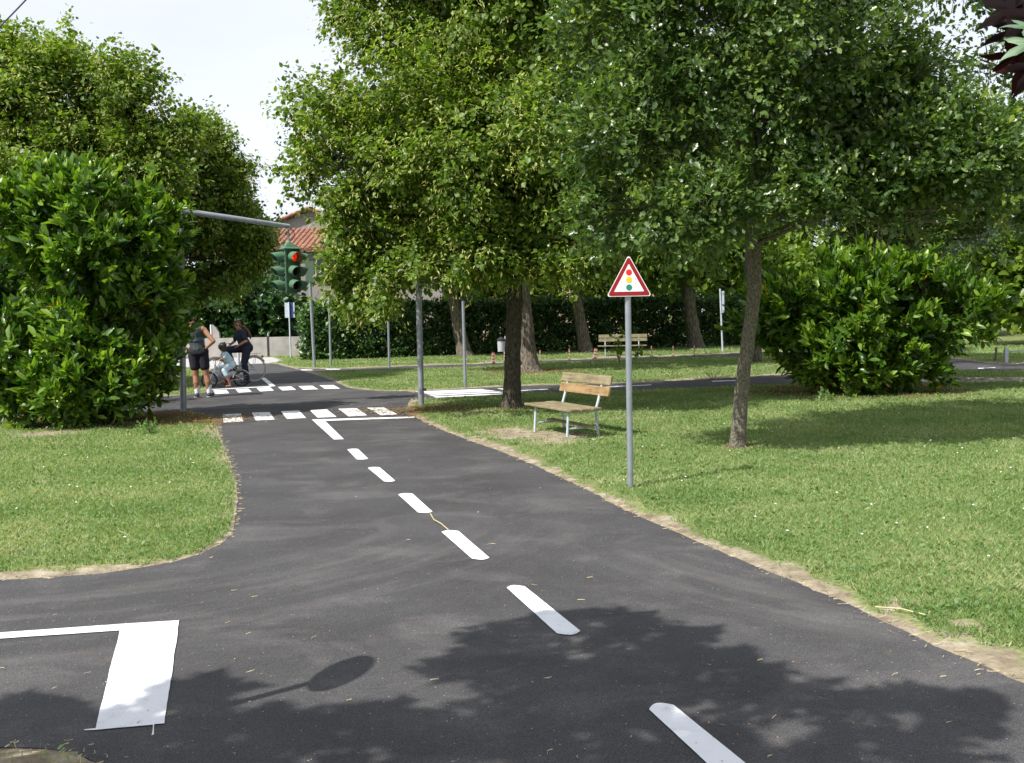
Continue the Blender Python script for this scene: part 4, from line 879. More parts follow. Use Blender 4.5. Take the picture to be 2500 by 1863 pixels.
# --- little plants
def plant(base, h, n, size, seed, label, m='oak', sp=.2):
    g = np.random.default_rng(seed); t = thing('sapling', base, label, 'plant'); b_ = B(); c, o = [], []
    for k in range(3):
        a = g.random()*6.28; e = Vector((math.cos(a)*sp*.6, math.sin(a)*sp*.6, h*(.75+.25*g.random()))); b_.tube([(0, 0, 0), e*.5+Vector((0, 0, .02)), e], [.008, .006, .003], 5)
        for i in range(n//3): u = .3+.7*g.random(); c.append(tuple(e*u+Vector(g.normal(size=3)*sp*.25))); o.append((math.cos(a), math.sin(a), .4))
    b_.build('stem', M['bark_lime'], t, True)
    V, T, ti, mi = join_arrays([(sprays(np.array(c), unit(np.array(o)), 6, .05, size, T_LIME, g, tb=.7), 0)]); arr_mesh('foliage', V, T, [M[m]], t, ti)
plant(G(1512, 890), 1.1, 30, .075, 81, 'leafy sapling growing in front of the far bench', 'lime', .22)
plant(G(1553, 880), .45, 18, .06, 82, 'low seedling beside the far bench leg', 'lime', .25)
plant(GD(330, 945), .22, 15, .035, 83, 'small weed at the foot of the left laurel', 'weed', .18)
plant(GD(1790, 872), .22, 18, .04, 84, 'small weed at the foot of the round laurel', 'weed', .2)
plant(G(1740, 928), .30, 14, .022, 85, 'tall pale weed at the edge of the side path', 'weed', .4)
plant(G(1640, 928), .26, 14, .022, 86, 'spreading weed left of it at the side path', 'weed', .5)

# ------------------------------------------------------------------ copper maple over the camera
def maple():
    g = np.random.default_rng(91); base = Vector((-3.1, -1.6, 0))
    t = thing('maple_tree', base, 'copper maple by the camera whose dark leaves hang in at the top right', 'tree')
    S = [tuple(GD(x, y)[:2]) for x, y in ((0, 1545), (60, 1532), (130, 1500), (240, 1535), (330, 1545), (385, 1485), (450, 1470), (505, 1474), (480, 1492), (430, 1515), (560, 1530), (640, 1545), (720, 1548), (800, 1518), (835, 1480), (905, 1438), (870, 1418), (960, 1428), (1045, 1400), (1020, 1392), (1100, 1350), (1200, 1328), (1345, 1318), (1480, 1362), (1430, 1395), (1560, 1405), (1625, 1440), (1600, 1472), (1680, 1482), (1760, 1490), (1900, 1500), (1990, 1484), (2085, 1492), (2060, 1530), (1990, 1560), (1975, 1600), (2020, 1652))] + [(2.2, 2.6), (3.2, .6), (-6.5, .6), (-6.5, 4.0), (-2.9, 4.05)]
    K_ = gd((640, 1470), (690, 1415), (840, 1405), (860, 1440), (830, 1490), (740, 1510), (640, 1512))
    SA = np.array(S); lo, hi = SA.min(0), SA.max(0)
    pts = []
    while len(pts) < 3900:
        x = g.uniform(lo[0], hi[0], 4000); y = g.uniform(lo[1], hi[1], 4000); m = inside(x, y, S) & (dist(x, y, S) > .13) & ~inside(x, y, K_) & (dist(x, y, K_) > .10)
        for a, b_ in zip(x[m], y[m]):
            z = 3.5+2.3*g.random()**1.2
            if noise.noise(Vector((a*1.5, b_*2.2, 2))) > .50: continue
            p = Vector((a-SHX*z/TE, b_-SHY*z/TE, z))
            if p.y > 0 and (p.z-EYE)/p.y < .42: continue
            pts.append(p-base)
    # an outer rim of loose sprays gives the crown its ragged edge
    for _ in range(420):
        i = g.integers(len(S)-6); a = Vector((*S[i], 0)).lerp(Vector((*S[(i+1) % len(S)], 0)), g.random()); z = 3.6+1.6*g.random()
        if inside(np.array([a.x]), np.array([a.y-.1]), K_)[0] or dist(np.array([a.x]), np.array([a.y-.1]), K_)[0] < .14: continue
        p = Vector((a.x-SHX*z/TE+g.normal()*.03, a.y-SHY*z/TE-.17+g.normal()*.04, z))
        if p.y > 0 and (p.z-EYE)/p.y < .42: continue
        pts.append(p-base)
    c = np.array(pts); o = unit(c-np.array((0, 0, 3.2)))
    parts = [(sprays(c, o, 5, .05, .105, T_MAPLE, g, outw=.5, upw=0, droop=.3, nup=1.1, jit=.5), 0)]
    # the spray that hangs into the picture, top right
    tip = [PD(2200, 60, 2.65), PD(2150, 95, 2.7), PD(2185, 130, 2.6), PD(2215, 30, 2.55), PD(2170, 20, 2.7), PD(2230, 110, 2.5), PD(2205, 150, 2.6), PD(2240, 60, 2.4), PD(2190, 10, 2.6)]
    stalks = []
    def one(p, d, nrm_, s, t_, mi):
        p = Vector(p)-base; d = Vector(d).normalized(); stalks.append((p, p-d*.05-Vector((0, 0, -.03))))
        return (leaf_arrays(np.array([tuple(p)]), np.array([tuple(d)]), np.array([nrm_], float), np.array([s]), T_BIGMAPLE, np.array([t_])), mi)
    for (p, d, nm, s, ti_, mi) in [
        (PD(2232, 2, 2.65), (-1, .1, -.42), (-.25, -.85, .45), .145, .1, 0), (PD(2246, 48, 2.68), (-1, 0, -.30), (.1, -.7, .7), .150, .3, 0),
        (PD(2215, -20, 2.8), (-.8, .2, -.7), (0, -.8, .5), .125, .0, 0), (PD(2232, 118, 2.66), (-1, .1, -.08), (.1, -.5, -.85), .125, .5, 0),
        (PD(2262, 62, 2.52), (-1, .0, .18), (-.3, -.55, .8), .105, .4, 1), (PD(2262, 78, 2.50), (-1, 0, -.42), (-.2, -.75, .6), .115, .8, 1),
        (PD(2226, 108, 2.74), (-.35, 0, -1), (-.3, -.9, .1), .120, .9, 0), (PD(2262, 118, 2.6), (-.55, .05, -.80), (.2, -.8, .4), .125, .2, 0), (PD(2262, 20, 2.6), (-.9, 0, -.6), (0, -.9, .3), .13, .2, 0),
        (PD(2200, 92, 2.78), (-1, .1, .05), (.2, -.35, .9), .075, .9, 1), (PD(2262, 150, 2.7), (-.5, 0, -.9), (0, -1, .3), .10, 1, 0)]:
        parts.append(one(p, d, nm, s, ti_, mi))
    V, T, ti, mi = join_arrays(parts)
    arr_mesh('crown', V, T, [M['maple'], M['maple_green']], t, ti, mi)
    tb = B(); trunk_pts(tb, [(0, 0, 0), (.05, .05, 1.6), (.1, .1, 3.2), (.3, .3, 5.2)], [.2, .17, .14, .06], 14, 1.4, 3)
    for i in g.choice(len(c), 60, replace=False):
        e = Vector(c[i]); s = Vector((.1, .1, 2.6+1.6*g.random())); tb.tube([s, s.lerp(e, .5)+Vector((0, 0, .3)), e], [.05, .03, .006], 6, False)
    br = [Vector((.1, .1, 3.0)), Vector((1.4, .6, 3.9)), Vector((3.2, 1.6, 4.1)), Vector((4.6, 3.0, 3.6)), PD(2300, 20, 2.6)-base, PD(2245, 60, 2.62)-base]
    tb.tube(br, [.09, .07, .05, .03, .012, .004], 8, False)
    for p_, q_ in stalks: e_ = PD(2300, 30, 2.62)-base; tb.tube([p_, q_, q_.lerp(e_, .5)+Vector((0, 0, .01)), e_], [.0012, .0015, .002, .003], 5, False)
    c2 = [(a.lerp(b_, g.random())+Vector((g.normal()*.12, g.normal()*.12, .15+abs(g.normal())*.12))) for a, b_ in zip(br[1:3], br[2:4]) for _ in range(14)]
    tb.build('trunk', M['bark_old'], t, True)
maple()

# ================================================================== signs, poles, bench ...
def rtri(w, h, r, n=6):                 # rounded triangle outline, base at y=0
    c = [(-w/2, 0), (w/2, 0), (0, h)]; out = []
    for i in range(3):
        p, a, b_ = Vector((*c[i], 0)), Vector((*c[i-1], 0)), Vector((*c[(i+1) % 3], 0))
        u, v = (a-p).normalized(), (b_-p).normalized(); bi = (u+v).normalized(); s = math.sqrt((1-u.dot(v))/2); cc = p+bi*(r/s)
        t = r/math.tan(math.asin(s)); s0, s1 = p+u*t-cc, p+v*t-cc
        for k in range(n+1):
            q = s0.lerp(s1, k/n).normalized()*r+cc; out.append((q.x, q.y))
    return out
def off(pts, cx, cy, k): return [(cx+(x-cx)*k, cy+(y-cy)*k) for x, y in pts]

base = G(1539.5, 1200); base.z = 0
t = thing('traffic_sign', base, 'red and white triangular traffic light warning sign on grey post', 'sign')
b_ = B(); b_.tube([(0, 0, -.1), (-.001, 0, 1.0), (-.002, 0, 2.05)], .0275, 24); b_.tube([(-.002, 0, 2.05), (-.002, 0, 2.058)], [.029, .024], 24)
b_.build('post', M['galv'], t, True)
o = B(); hz = 1.765; out = rtri(.405, .372, .016); o.prism(out, (1, 0, 0), (0, 0, 1), (0, 1, 0), (.005, -.046, hz), 0, .003)
for s in (-1,): o.box((.005, -.0315, hz+.10), (.10, .022, .03)); o.box((.005, -.0315, hz+.22), (.08, .022, .03))
plate = o.build('plate', M['sign_white'], t)
o = B(); o.prism(off(rtri(.405, .372, .016), 0, .128, .945), (1, 0, 0), (0, 0, 1), (0, 1, 0), (.005, -.048, hz), 0, .002); o.build('red_border', M['sign_red'], plate)
o = B(); o.prism(off(rtri(.405, .372, .006), 0, .126, .665), (1, 0, 0), (0, 0, 1), (0, 1, 0), (.005, -.050, hz), 0, .002); o.build('white_panel', M['sign_white'], plate)
for zc, m in ((.2135, 'dot_red'), (.147, 'dot_yellow'), (.080, 'dot_green')):
    o = B(); o.prism([(.0268*math.cos(a), zc+.0268*math.sin(a)) for a in np.linspace(0, 2*math.pi, 33)[:-1]], (1, 0, 0), (0, 0, 1), (0, 1, 0), (.005, -.052, hz), 0, .002); o.build('dot', M[m], plate)
for x, z in ((.062, .155), (.063, .115), (-.062, .125)): o = B(); o.tube([(x, -.0505, hz+z), (x, -.0535, hz+z)], .0035, 8); o.build('rivet', M['galv'], plate)

# round sign left of the frame whose shadow falls on the path
c0 = GD(760, 1462); bx, by = c0.x-SHX*2.0/TE, c0.y-SHY*2.0/TE
t = thing('traffic_sign', (bx, by, 0), 'round sign on a post just outside the left edge, casting a disc shadow', 'sign')
o = B(); o.tube([(0, 0, -.1), (0, 0, 2.1)], .025, 16); o.build('post', M['galv'], t, True)
o = B(); o.prism([(.20*math.cos(a), 2.0+.20*math.sin(a)) for a in np.linspace(0, 2*math.pi, 41)[:-1]], (.05, .9987, 0), (0, 0, 1), (-.9987, .05, 0), (-.026, 0, 0), 0, .004); o.build('plate', M['galv'], t)

def post(px_, py_, top, r, label, name='post', m='galv', cap=True, base_z=0, lean=None, group='plain grey posts along the paths'):
    b0 = G(px_, py_); b0.z = 0; t_ = P(top[0], top[1], b0.y) - b0
    t = thing(name, b0, label, 'post', group)
    o = B(); o.tube([(0, 0, -.05), t_*.5, t_], r, 16); o.build('shaft', M[m], t, True)
    o = B(); o.tube([t_, t_+Vector((0, 0, .012)), t_+Vector((0, 0, .02))], [r*1.12, r*1.1, r*.5], 16); o.build('cap', M['black'], t, True)
    return t
post(768, 899, (757, 690), .052, 'tall grey post at the left end of the hedge')
post(807.5, 895, (803.5, 725), .038, 'slimmer grey post just right of the tall one')
post(950.5, 898, (948, 783), .036, 'short grey post before the middle of the hedge')
dpost = post(1028.5, 993, (1019, 560), .054, 'thick grey pole on the leaf litter left of the lime trunk')
o = B(); o.box((.075, 0, .31), (.05, .05, .05)); o.build('bracket', M['black'], dpost)
post(1136, 948, (1130.5, 735), .035, 'slender grey post behind the side path crossing')
post(1833, 878, (1826, 680), .058, 'grey pole half hidden by the young oak trunk', m='galv_pale')
# thin white post with a sign seen edge on
b0 = G(1764.5, 862); b0.z = 0; t = thing('traffic_sign', b0, 'thin white post with a sign seen edge on, near the far hedge', 'sign')
tp_ = P(1758, 705, b0.y)-b0
o = B(); o.tube([(0, 0, -.05), tp_*.5, tp_], .035, 12); o.build('post', M['grey_paint'], t, True)
o = B(); q = P(1763, 738, b0.y)-b0; o.box((q.x+.01, 0, q.z), (.03, .40, .85), Matrix.Rotation(R(5), 3, 'Z')); o.build('plate', M['grey_paint'], t)
for dz in (.35, -.3): o = B(); o.box((q.x-.002, -.2, q.z+dz), (.02, .3, .05)); o.build('clamp', M['galv_pale'], t)
# sign seen from behind over the end of the hedge
t = thing('traffic_sign', (-9.15, 41.6, 0), 'grey back of a split signboard over the left end of the hedge', 'sign')
o = B(); o.tube([(0, 0, -.05), (0, 0, 2.35)], .03, 12); o.build('post', M['grey_paint'], t, True)
for s, m in ((-1, 'grey_paint'), (1, 'blue_sign')):
    o = B(); o.box((s*.105 + (0 if s < 0 else -.02), .05, 2.02), (.17 if s < 0 else .12, .012, .62)); o.build('plate', M[m], t)
o = B(); o.box((.19, .05, 2.02), (.055, .012, .62)); o.build('edge_strip', M['grey_paint'], t)

# ------------------------------------------------------------------ traffic light on its arm
b0 = G(447.5, 1006); b0.z = 0
t = thing('traffic_light_pole', b0, 'grey pole with long arm reaching out of the laurel to the traffic light', 'pole')
topz = P(441, 508, b0.y) - b0
o = B(); o.tube([(0, 0, -.1), (topz.x*.5, 0, topz.z*.5), (topz.x, 0, topz.z)], [.056, .054, .052], 20); o.build('shaft', M['galv'], t, True)
AE = P(706, 553, 18.9) - b0
o = B(); A0 = Vector((topz.x, 0, topz.z-.04)); o.tube([A0-Vector((.05, 0, 0)), A0.lerp(AE, .5), AE], [.052, .048, .043], 20); o.build('arm', M['galv'], t, True)
o = B(); o.tube([AE, AE+(AE-A0).normalized()*.01], [.045, .03], 20); o.build('end_cap', M['galv_pale'], t, True)
SX = AE + b0 - Vector((.02, 0, 0))
t = thing('traffic_light', SX + Vector((0, 0, -1.42)), 'old green four sided hanging traffic light with its red lamp lit', 'traffic light', rz=R(38))
o = B(); o.tube([(0, 0, 1.37), (0, 0, 1.14)], .017, 12); o.tube([(0, 0, 1.30), (0, 0, 1.26)], .028, 12); o.build('hanger', M['galv'], t, True)
o = B(); o.tube([(.02, 0, 1.40), (.10, -.02, 1.34), (.115, -.02, 1.24), (.06, 0, 1.16), (.03, 0, 1.17)], .008, 8); o.build('cable', M['cable'], t, True)
hw = .125
o = B(); o.box((0, 0, .60), (hw*2, hw*2, .78)); body = o.build('housing', M['green_paint'], t)
o = B()
def frust(z0, w0, z1, w1): o.add([(s*w0, u*w0, z0) for s, u in ((-1, -1), (1, -1), (1, 1), (-1, 1))]+[(s*w1, u*w1, z1) for s, u in ((-1, -1), (1, -1), (1, 1), (-1, 1))], [(3, 2, 1, 0), (4, 5, 6, 7), (0, 1, 5, 4), (1, 2, 6, 5), (2, 3, 7, 6), (3, 0, 4, 7)])
frust(.985, .172, 1.003, .178); frust(1.0035, .168, 1.04, .135); frust(1.0405, .13, 1.055, .125); frust(1.0555, .095, 1.12, .055); o.tube([(0, 0, 1.12), (0, 0, 1.16)], [.05, .025], 16)
o.build('cap', M['green_paint'], t)
o = B(); frust(.19, .14, .207, .14); frust(.172, .10, .1895, .10); o.build('base_plate', M['green_paint'], t)
o = B()
for sx in (-1, 1):
    for sy in (-1, 1): o.box((sx*(hw+.012), sy*(hw+.012), .597), (.028, .028, .776))
o.build('corner_strip', M['green_paint'], t)
for f in range(4):
    Rz = Matrix.Rotation(math.pi/2*f, 3, 'Z')
    for i, zc in enumerate((.855, .595, .335)):
        o = B(); k0 = []; n = 28
        # visor: open tube, longer on top, thin wall
        for rr, s in ((.101, 0), (.096, 1)):
            for ring in range(2):
                for k in range(n):
                    a = 2*math.pi*k/n; ca, sa = math.cos(a), math.sin(a)
                    ln = 0 if ring == 0 else .195 + .055*sa - .015*(1-abs(sa))
                    k0.append(Rz @ Vector((ca*rr*(1 if ring == 0 else .9), -hw-.002-ln, sa*rr*(1 if ring == 0 else .9) - ln*.10)) + Vector((0, 0, zc)))
        fs = []
        for k in range(n):
            j = (k+1) % n
            fs += [(k, j, n+j, n+k), (2*n+k, 3*n+k, 3*n+j, 2*n+j), (n+k, n+j, 3*n+j, 3*n+k)]
        o.add(k0, fs); vis = o.build('visor', M['green_paint'], t, True)
        o = B(); lit = (i == 0 and f in (0, 2)) or (i == 2 and f in (1, 3))
        cpos = Rz @ Vector((0, -hw-.004, 0)) + Vector((0, 0, zc)); ax = Rz @ Vector((0, -1, 0))
        o.tube([cpos, cpos+ax*.010, cpos+ax*.018, cpos+ax*.022], [.094, .085, .05, .01], 28)
        o.build('lens', M['red_lens'] if (i == 0 and f in (0, 2)) else M['dark_lens'], t, True)
        if i == 0 and f == 0:
            o = B(); c_ = cpos+ax*.018+Vector((-.018, 0, -.032)); o.sphere(c_, .021, 12, 8); o.build('bulb_glow', M['red_bulb'], t, True)
for zz_ in np.linspace(.3, .9, 8): o = B(); o.box((-hw-.033, -hw-.002, zz_), (.022, .012, .010)); o.build('hinge', M['galv_pale'], t)

# ------------------------------------------------------------------ benches
def bench(origin, rz, length, legx, label, foot=True, m1='wood', m2='wood_brown', S=1.0):
    t = thing('park_bench', origin, label, 'bench', 'wooden park benches', rz)
    # local x along the bench, local -y is the front
    h = .40*S
    for i, (y, z, w) in enumerate(((-.175, h, .125), (-.035, h, .125), (.105, h+.004, .125))):
        o = B(); o.rbox((0, y*S*1.15, z), (length, w*S*1.12, .032), .005); o.build('seat_plank', M[m1], t)
    rt = Matrix.Rotation(R(-14), 3, 'X')
    for i, (z, y) in enumerate(((.615, .285), (.755, .318))):
        o = B(); o.rbox((.035, y*S, z*S), (length, .032, .125*S), .005, rt); o.build('back_plank', M[m2 if i == 0 else m1], t)
    for s in (-1, 1):
        x = s*legx/2
        o = B(); o.tube([(x, -.19*S, h-.02), (x, -.205*S, .2), (x, -.22*S, -.03)], .017, 12); o.build('leg', M['grey_paint'], t, True)
        o = B(); o.tube([(x, .345*S, .80*S), (x, .255*S, .50*S), (x, .215*S, h-.02), (x, .225*S, .2), (x, .25*S, -.03)], .019, 12); o.build('leg', M['grey_paint'], t, True)
        o = B(); o.tube([(x, -.2*S, h-.032), (x, .215*S, h-.032)], .014, 10)
        if foot: o.tube([(x, -.21*S, .155), (x, .23*S, .155)], .013, 10)
        o.build('crossbar', M['grey_paint'], t, True)
        if not foot:
            for y in (-.22, .25): o = B(); o.box((x, y*S, .006), (.11, .11, .012)); o.build('foot_plate', M['galv_pale'], t)
    if foot:
        o = B(); o.rbox((.02, .06, .182), (length*.86, .10, .026), .004); o.build('foot_plank', M[m1], t)
    return t
fl, fr_, br_ = G(1302, 1060), G(1381, 1077), G(1460, 1071)
ang = math.atan2(fr_.y-fl.y, fr_.x-fl.x)
mid = (fl+fr_)/2 + (br_-fr_)/2
bench((mid.x, mid.y, 0), ang, 1.30, (fr_-fl).length, 'near wooden bench with grey tube legs beside the path')
f1, f2 = G(1479.5, 872), G(1563, 870.6)
bench(((f1.x+f2.x)/2, f1.y+.22, 0), math.atan2(f2.y-f1.y, f2.x-f1.x), 1.80, 1.25, 'far grey wooden bench in front of the hedge', False, 'wood_grey', 'wood_grey')

# ------------------------------------------------------------------ bin
b0 = G(1231, 884); b0.z = 0
t = thing('litter_bin', b0, 'white litter bin with dark lid on a short post by the lime trunk', 'bin')
o = B(); o.tube([(.05, .1, -.05), (.05, .1, .9)], .025, 10); o.build('post', M['galv_pale'], t, True)
o = B(); o.tube([(-.09, 0, .37), (-.09, 0, .375), (-.09, 0, .73)], [.11, .125, .135], 24); o.tube([(-.09, 0, .37), (-.09, 0, .385)], .132, 24); o.build('body', M['galv_pale'], t, True)
o = B(); o.tube([(-.09, 0, .731), (-.09, 0, .78), (-.09, 0, .80), (-.09, 0, .84), (-.09, 0, .87)], [.145, .145, .142, .09, .02], 24); o.build('lid', M['black'], t, True)

# ------------------------------------------------------------------ orange delineators
dl = [(1205, 889, .36, 25, 0, 'leftmost orange and white delineator, facing the camera'), (1233.5, 885, .36, 60, 0, 'orange and white delineator beside the litter bin post'), (1319, 882.6, .36, 84, -6, 'thin orange delineator first right of the twin lime trunks'), (1390, 880, .38, 88, -2, 'second orange delineator right of the twin lime trunks'), (1452.5, 877, .36, 20, 8, 'tilted pink and white delineator left of the far bench'), (1591, 872, .36, 75, -5, 'orange delineator just right of the far bench'), (1643.5, 870.5, .36, 86, -3, 'dull orange delineator between far bench and leaning tree'), (1695, 869, .36, 86, -2, 'dull orange delineator below the right leaning tree')]
for x, y, h, yaw, lean, l in dl:
    b0 = G(x, y); b0.z = .008; t = thing('delineator', b0, l, 'delineator', 'orange delineators along the far path', R(yaw))
    o = B(); o.box((0, 0, .012), (.20, .12, .024), None, .8); o.build('foot', M['black'], t)
    rt = Matrix.Rotation(R(lean), 3, 'Y')
    o = B()
    prof = [(-.05, .0), (.05, 0), (.05, h-.03), (.03, h), (-.03, h), (-.05, h-.03)]
    for i in range(5):
        pass
    o.prism(prof, rt @ Vector((1, 0, 0)), rt @ Vector((0, 0, 1)), (0, 1, 0), (0, -.014, .024), 0, .028); bl_ = o.build('blade', M['orange'], t)
    for k in range(3):
        o = B(); z = .05+k*.105; o.prism([(-.0525, z), (.0525, z), (.0525, z+.06), (-.0525, z+.06)], rt @ Vector((1, 0, 0)), rt @ Vector((0, 0, 1)), (0, 1, 0), (0, -.0165, .024), 0, .033); o.build('band', M['band_white'], bl_)

# ------------------------------------------------------------------ low barrier, bollard, wall, houses, cable
b0 = G(2456, 887); b0.z = 0
t = thing('barrier', b0, 'low grey rail barrier at the right edge beyond the far path', 'barrier')
for x in (0, 2.4): o = B(); o.box((x, 0, .2), (.09, .09, .46)); o.build('post', M['galv_pale'], t)
o = B(); o.box((1.3, .05, .33), (2.7, .03, .035)); o.build('rail', M['galv'], t)
b0 = G(2429, 884); b0.z = 0; t = thing('bollard', b0, 'small dark leaning stake between the laurel and the low barrier', 'post')
o = B(); o.tube([(0, 0, -.05), (.04, 0, .42)], .03, 10); o.build('shaft', M['bark_oak'], t, True)
b0 = G(583, 893); b0.z = 0; t = thing('bollard', b0, 'pale grey bollard behind the woman on the bicycle', 'bollard')
o = B(); o.tube([(0, 0, 0), (0, 0, .86), (0, 0, .92), (0, 0, .95)], [.045, .045, .04, .015], 16); o.build('shaft', M['galv_pale'], t, True); o = B(); o.tube([(0, 0, 0), (0, 0, .03)], [.08, .07], 16); o.build('foot', M['galv'], t, True)

t = thing('concrete_wall', (-12, 44.2, 0), 'low weathered concrete wall behind the cyclists', 'wall')
for x0, x1 in ((-14, -1.55), (-1.47, 1.28), (1.36, 3.5)):
    o = B(); o.box(((x0+x1)/2, 0, .44), (x1-x0, .2, .88)); o.build('panel', M['concrete'], t)
for x in (-1.51, 1.32): o = B(); o.box((x, 0, .46), (.078, .24, .92)); o.build('joint_post', M['black'], t)
o = B(); o.prism([(-1.0, .885), (-.68, .885), (-.70, 1.12), (-.82, 1.32), (-1.0, 1.48)], (1, 0, 0), (0, 0, 1), (0, 1, 0), (-.12, -.1, 0), 0, .2); o.build('gate_pillar', M['concrete'], t)
o = B(); o.box((-1.16, -.115, 1.17), (.05, .03, .62)); o.build('pillar_edge', M['sign_white'], t)

def house(loc, w, d, eave, ridge, wall, label, wins, rz=0, gable_front=False):
    t = thing('house', loc, label, 'house', 'houses beyond the park', rz)
    o = B()
    if gable_front: o.prism([(-w/2, 0), (w/2, 0), (w/2, eave), (0, ridge-.15), (-w/2, eave)], (1, 0, 0), (0, 0, 1), (0, 1, 0), (0, 0, 0), 0, d)
    else: o.prism([(0, 0), (d, 0), (d, eave), (d/2, ridge-.15), (0, eave)], (0, 1, 0), (0, 0, 1), (1, 0, 0), (0, 0, 0), -w/2, w/2)
    o.build('wall', wall, t)
    # roof: rows of rounded tiles
    o = B(); nx = int((d if gable_front else w)/.26)
    for side in (-1, 1):
        for i in range(nx+1):
            if gable_front:
                y = -.3+(d+.6)*i/nx; p0 = Vector((side*(w/2+.35), y, eave-.12)); p1 = Vector((0, y, ridge+.05))
            else:
                x = -w/2-.35+(w+.7)*i/nx; p0 = Vector((x, d/2-side*(d/2+.35), eave-.12)); p1 = Vector((x, d/2, ridge+.05))
            k = max(3, int((p1-p0).length/.42)); pts, rr = [], []
            for j in range(k):
                pts += [p0.lerp(p1, j/k), p0.lerp(p1, (j+.97)/k)]; rr += [.125, .095]
            o.tube(pts, rr, 8)
        if gable_front: q = [Vector((side*(w/2+.33), -.35, eave-.15)), Vector((side*(w/2+.33), d+.35, eave-.15)), Vector((0, d+.35, ridge-.02)), Vector((0, -.35, ridge-.02))]
        else: q = [Vector((-w/2-.4, d/2-side*(d/2+.33), eave-.15)), Vector((w/2+.4, d/2-side*(d/2+.33), eave-.15)), Vector((w/2+.4, d/2, ridge-.02)), Vector((-w/2-.4, d/2, ridge-.02))]
        k0 = [v+Vector((0, 0, s)) for s in (0, .06) for v in q]; o.add(k0, [(0, 1, 2, 3), (7, 6, 5, 4), (0, 4, 5, 1), (1, 5, 6, 2), (2, 6, 7, 3), (3, 7, 4, 0)])
    rf = o.build('roof', M['tile'], t, True)
    o = B(); o.box((w*.22, d*.35, ridge), (.7, .6, 1.3)); o.build('chimney', wall, rf)
    for (x, z, ww, wh) in wins:
        o = B(); o.box((x, -.02, z), (ww+.16, .08, wh+.16)); f = o.build('window', M['plaster'], t)
        o = B(); o.box((x, -.07, z), (ww, .03, wh)); o.build('pane', M['window'], f)
        for s in (-1, 1): o = B(); o.box((x+s*(ww*.75+.12), -.05, z), (ww*.5, .05, wh)); o.build('shutter', M['shutter'], f)
    return t
house((-9.5, 52, 0), 12, 9, 5.3, 6.6, M['plaster'], 'beige house with red tiled roof showing above the traffic light', [(-3.5, 4.1, .9, 1.2), (0, 4.1, .9, 1.2), (3.5, 4.1, .9, 1.2), (-3.5, 1.5, .9, 1.2), (3.5, 1.5, .9, 1.2)])
house((-13.0, 66, 0), 9, 10, 7.0, 8.8, M['plaster'], 'taller gabled house peeping over the tiled roof', [(0, 5.5, .9, 1.3), (-2.5, 5.5, .9, 1.3)], 0, True)
house((3.5, 68, 0), 14, 9, 5.2, 7.4, M['plaster_pink'], 'pink house glimpsed between the lime trunks', [(-5, 3.3, .9, 1.3), (-1.8, 3.3, .9, 1.3), (1.8, 3.3, .9, 1.3), (5, 3.3, .9, 1.3)])
a, e = P(-140, 195, 14), P(150, -95, 14)
o = B(); n_ = 20; o.tube([a.lerp(e, i/n_) + Vector((0, 0, -.05*math.sin(math.pi*i/n_))) for i in range(n_+1)], .011, 6)
tag(o.build('overhead_cable', M['cable'], None, True), 'thin overhead cable crossing the sky at the top left corner', 'cable')

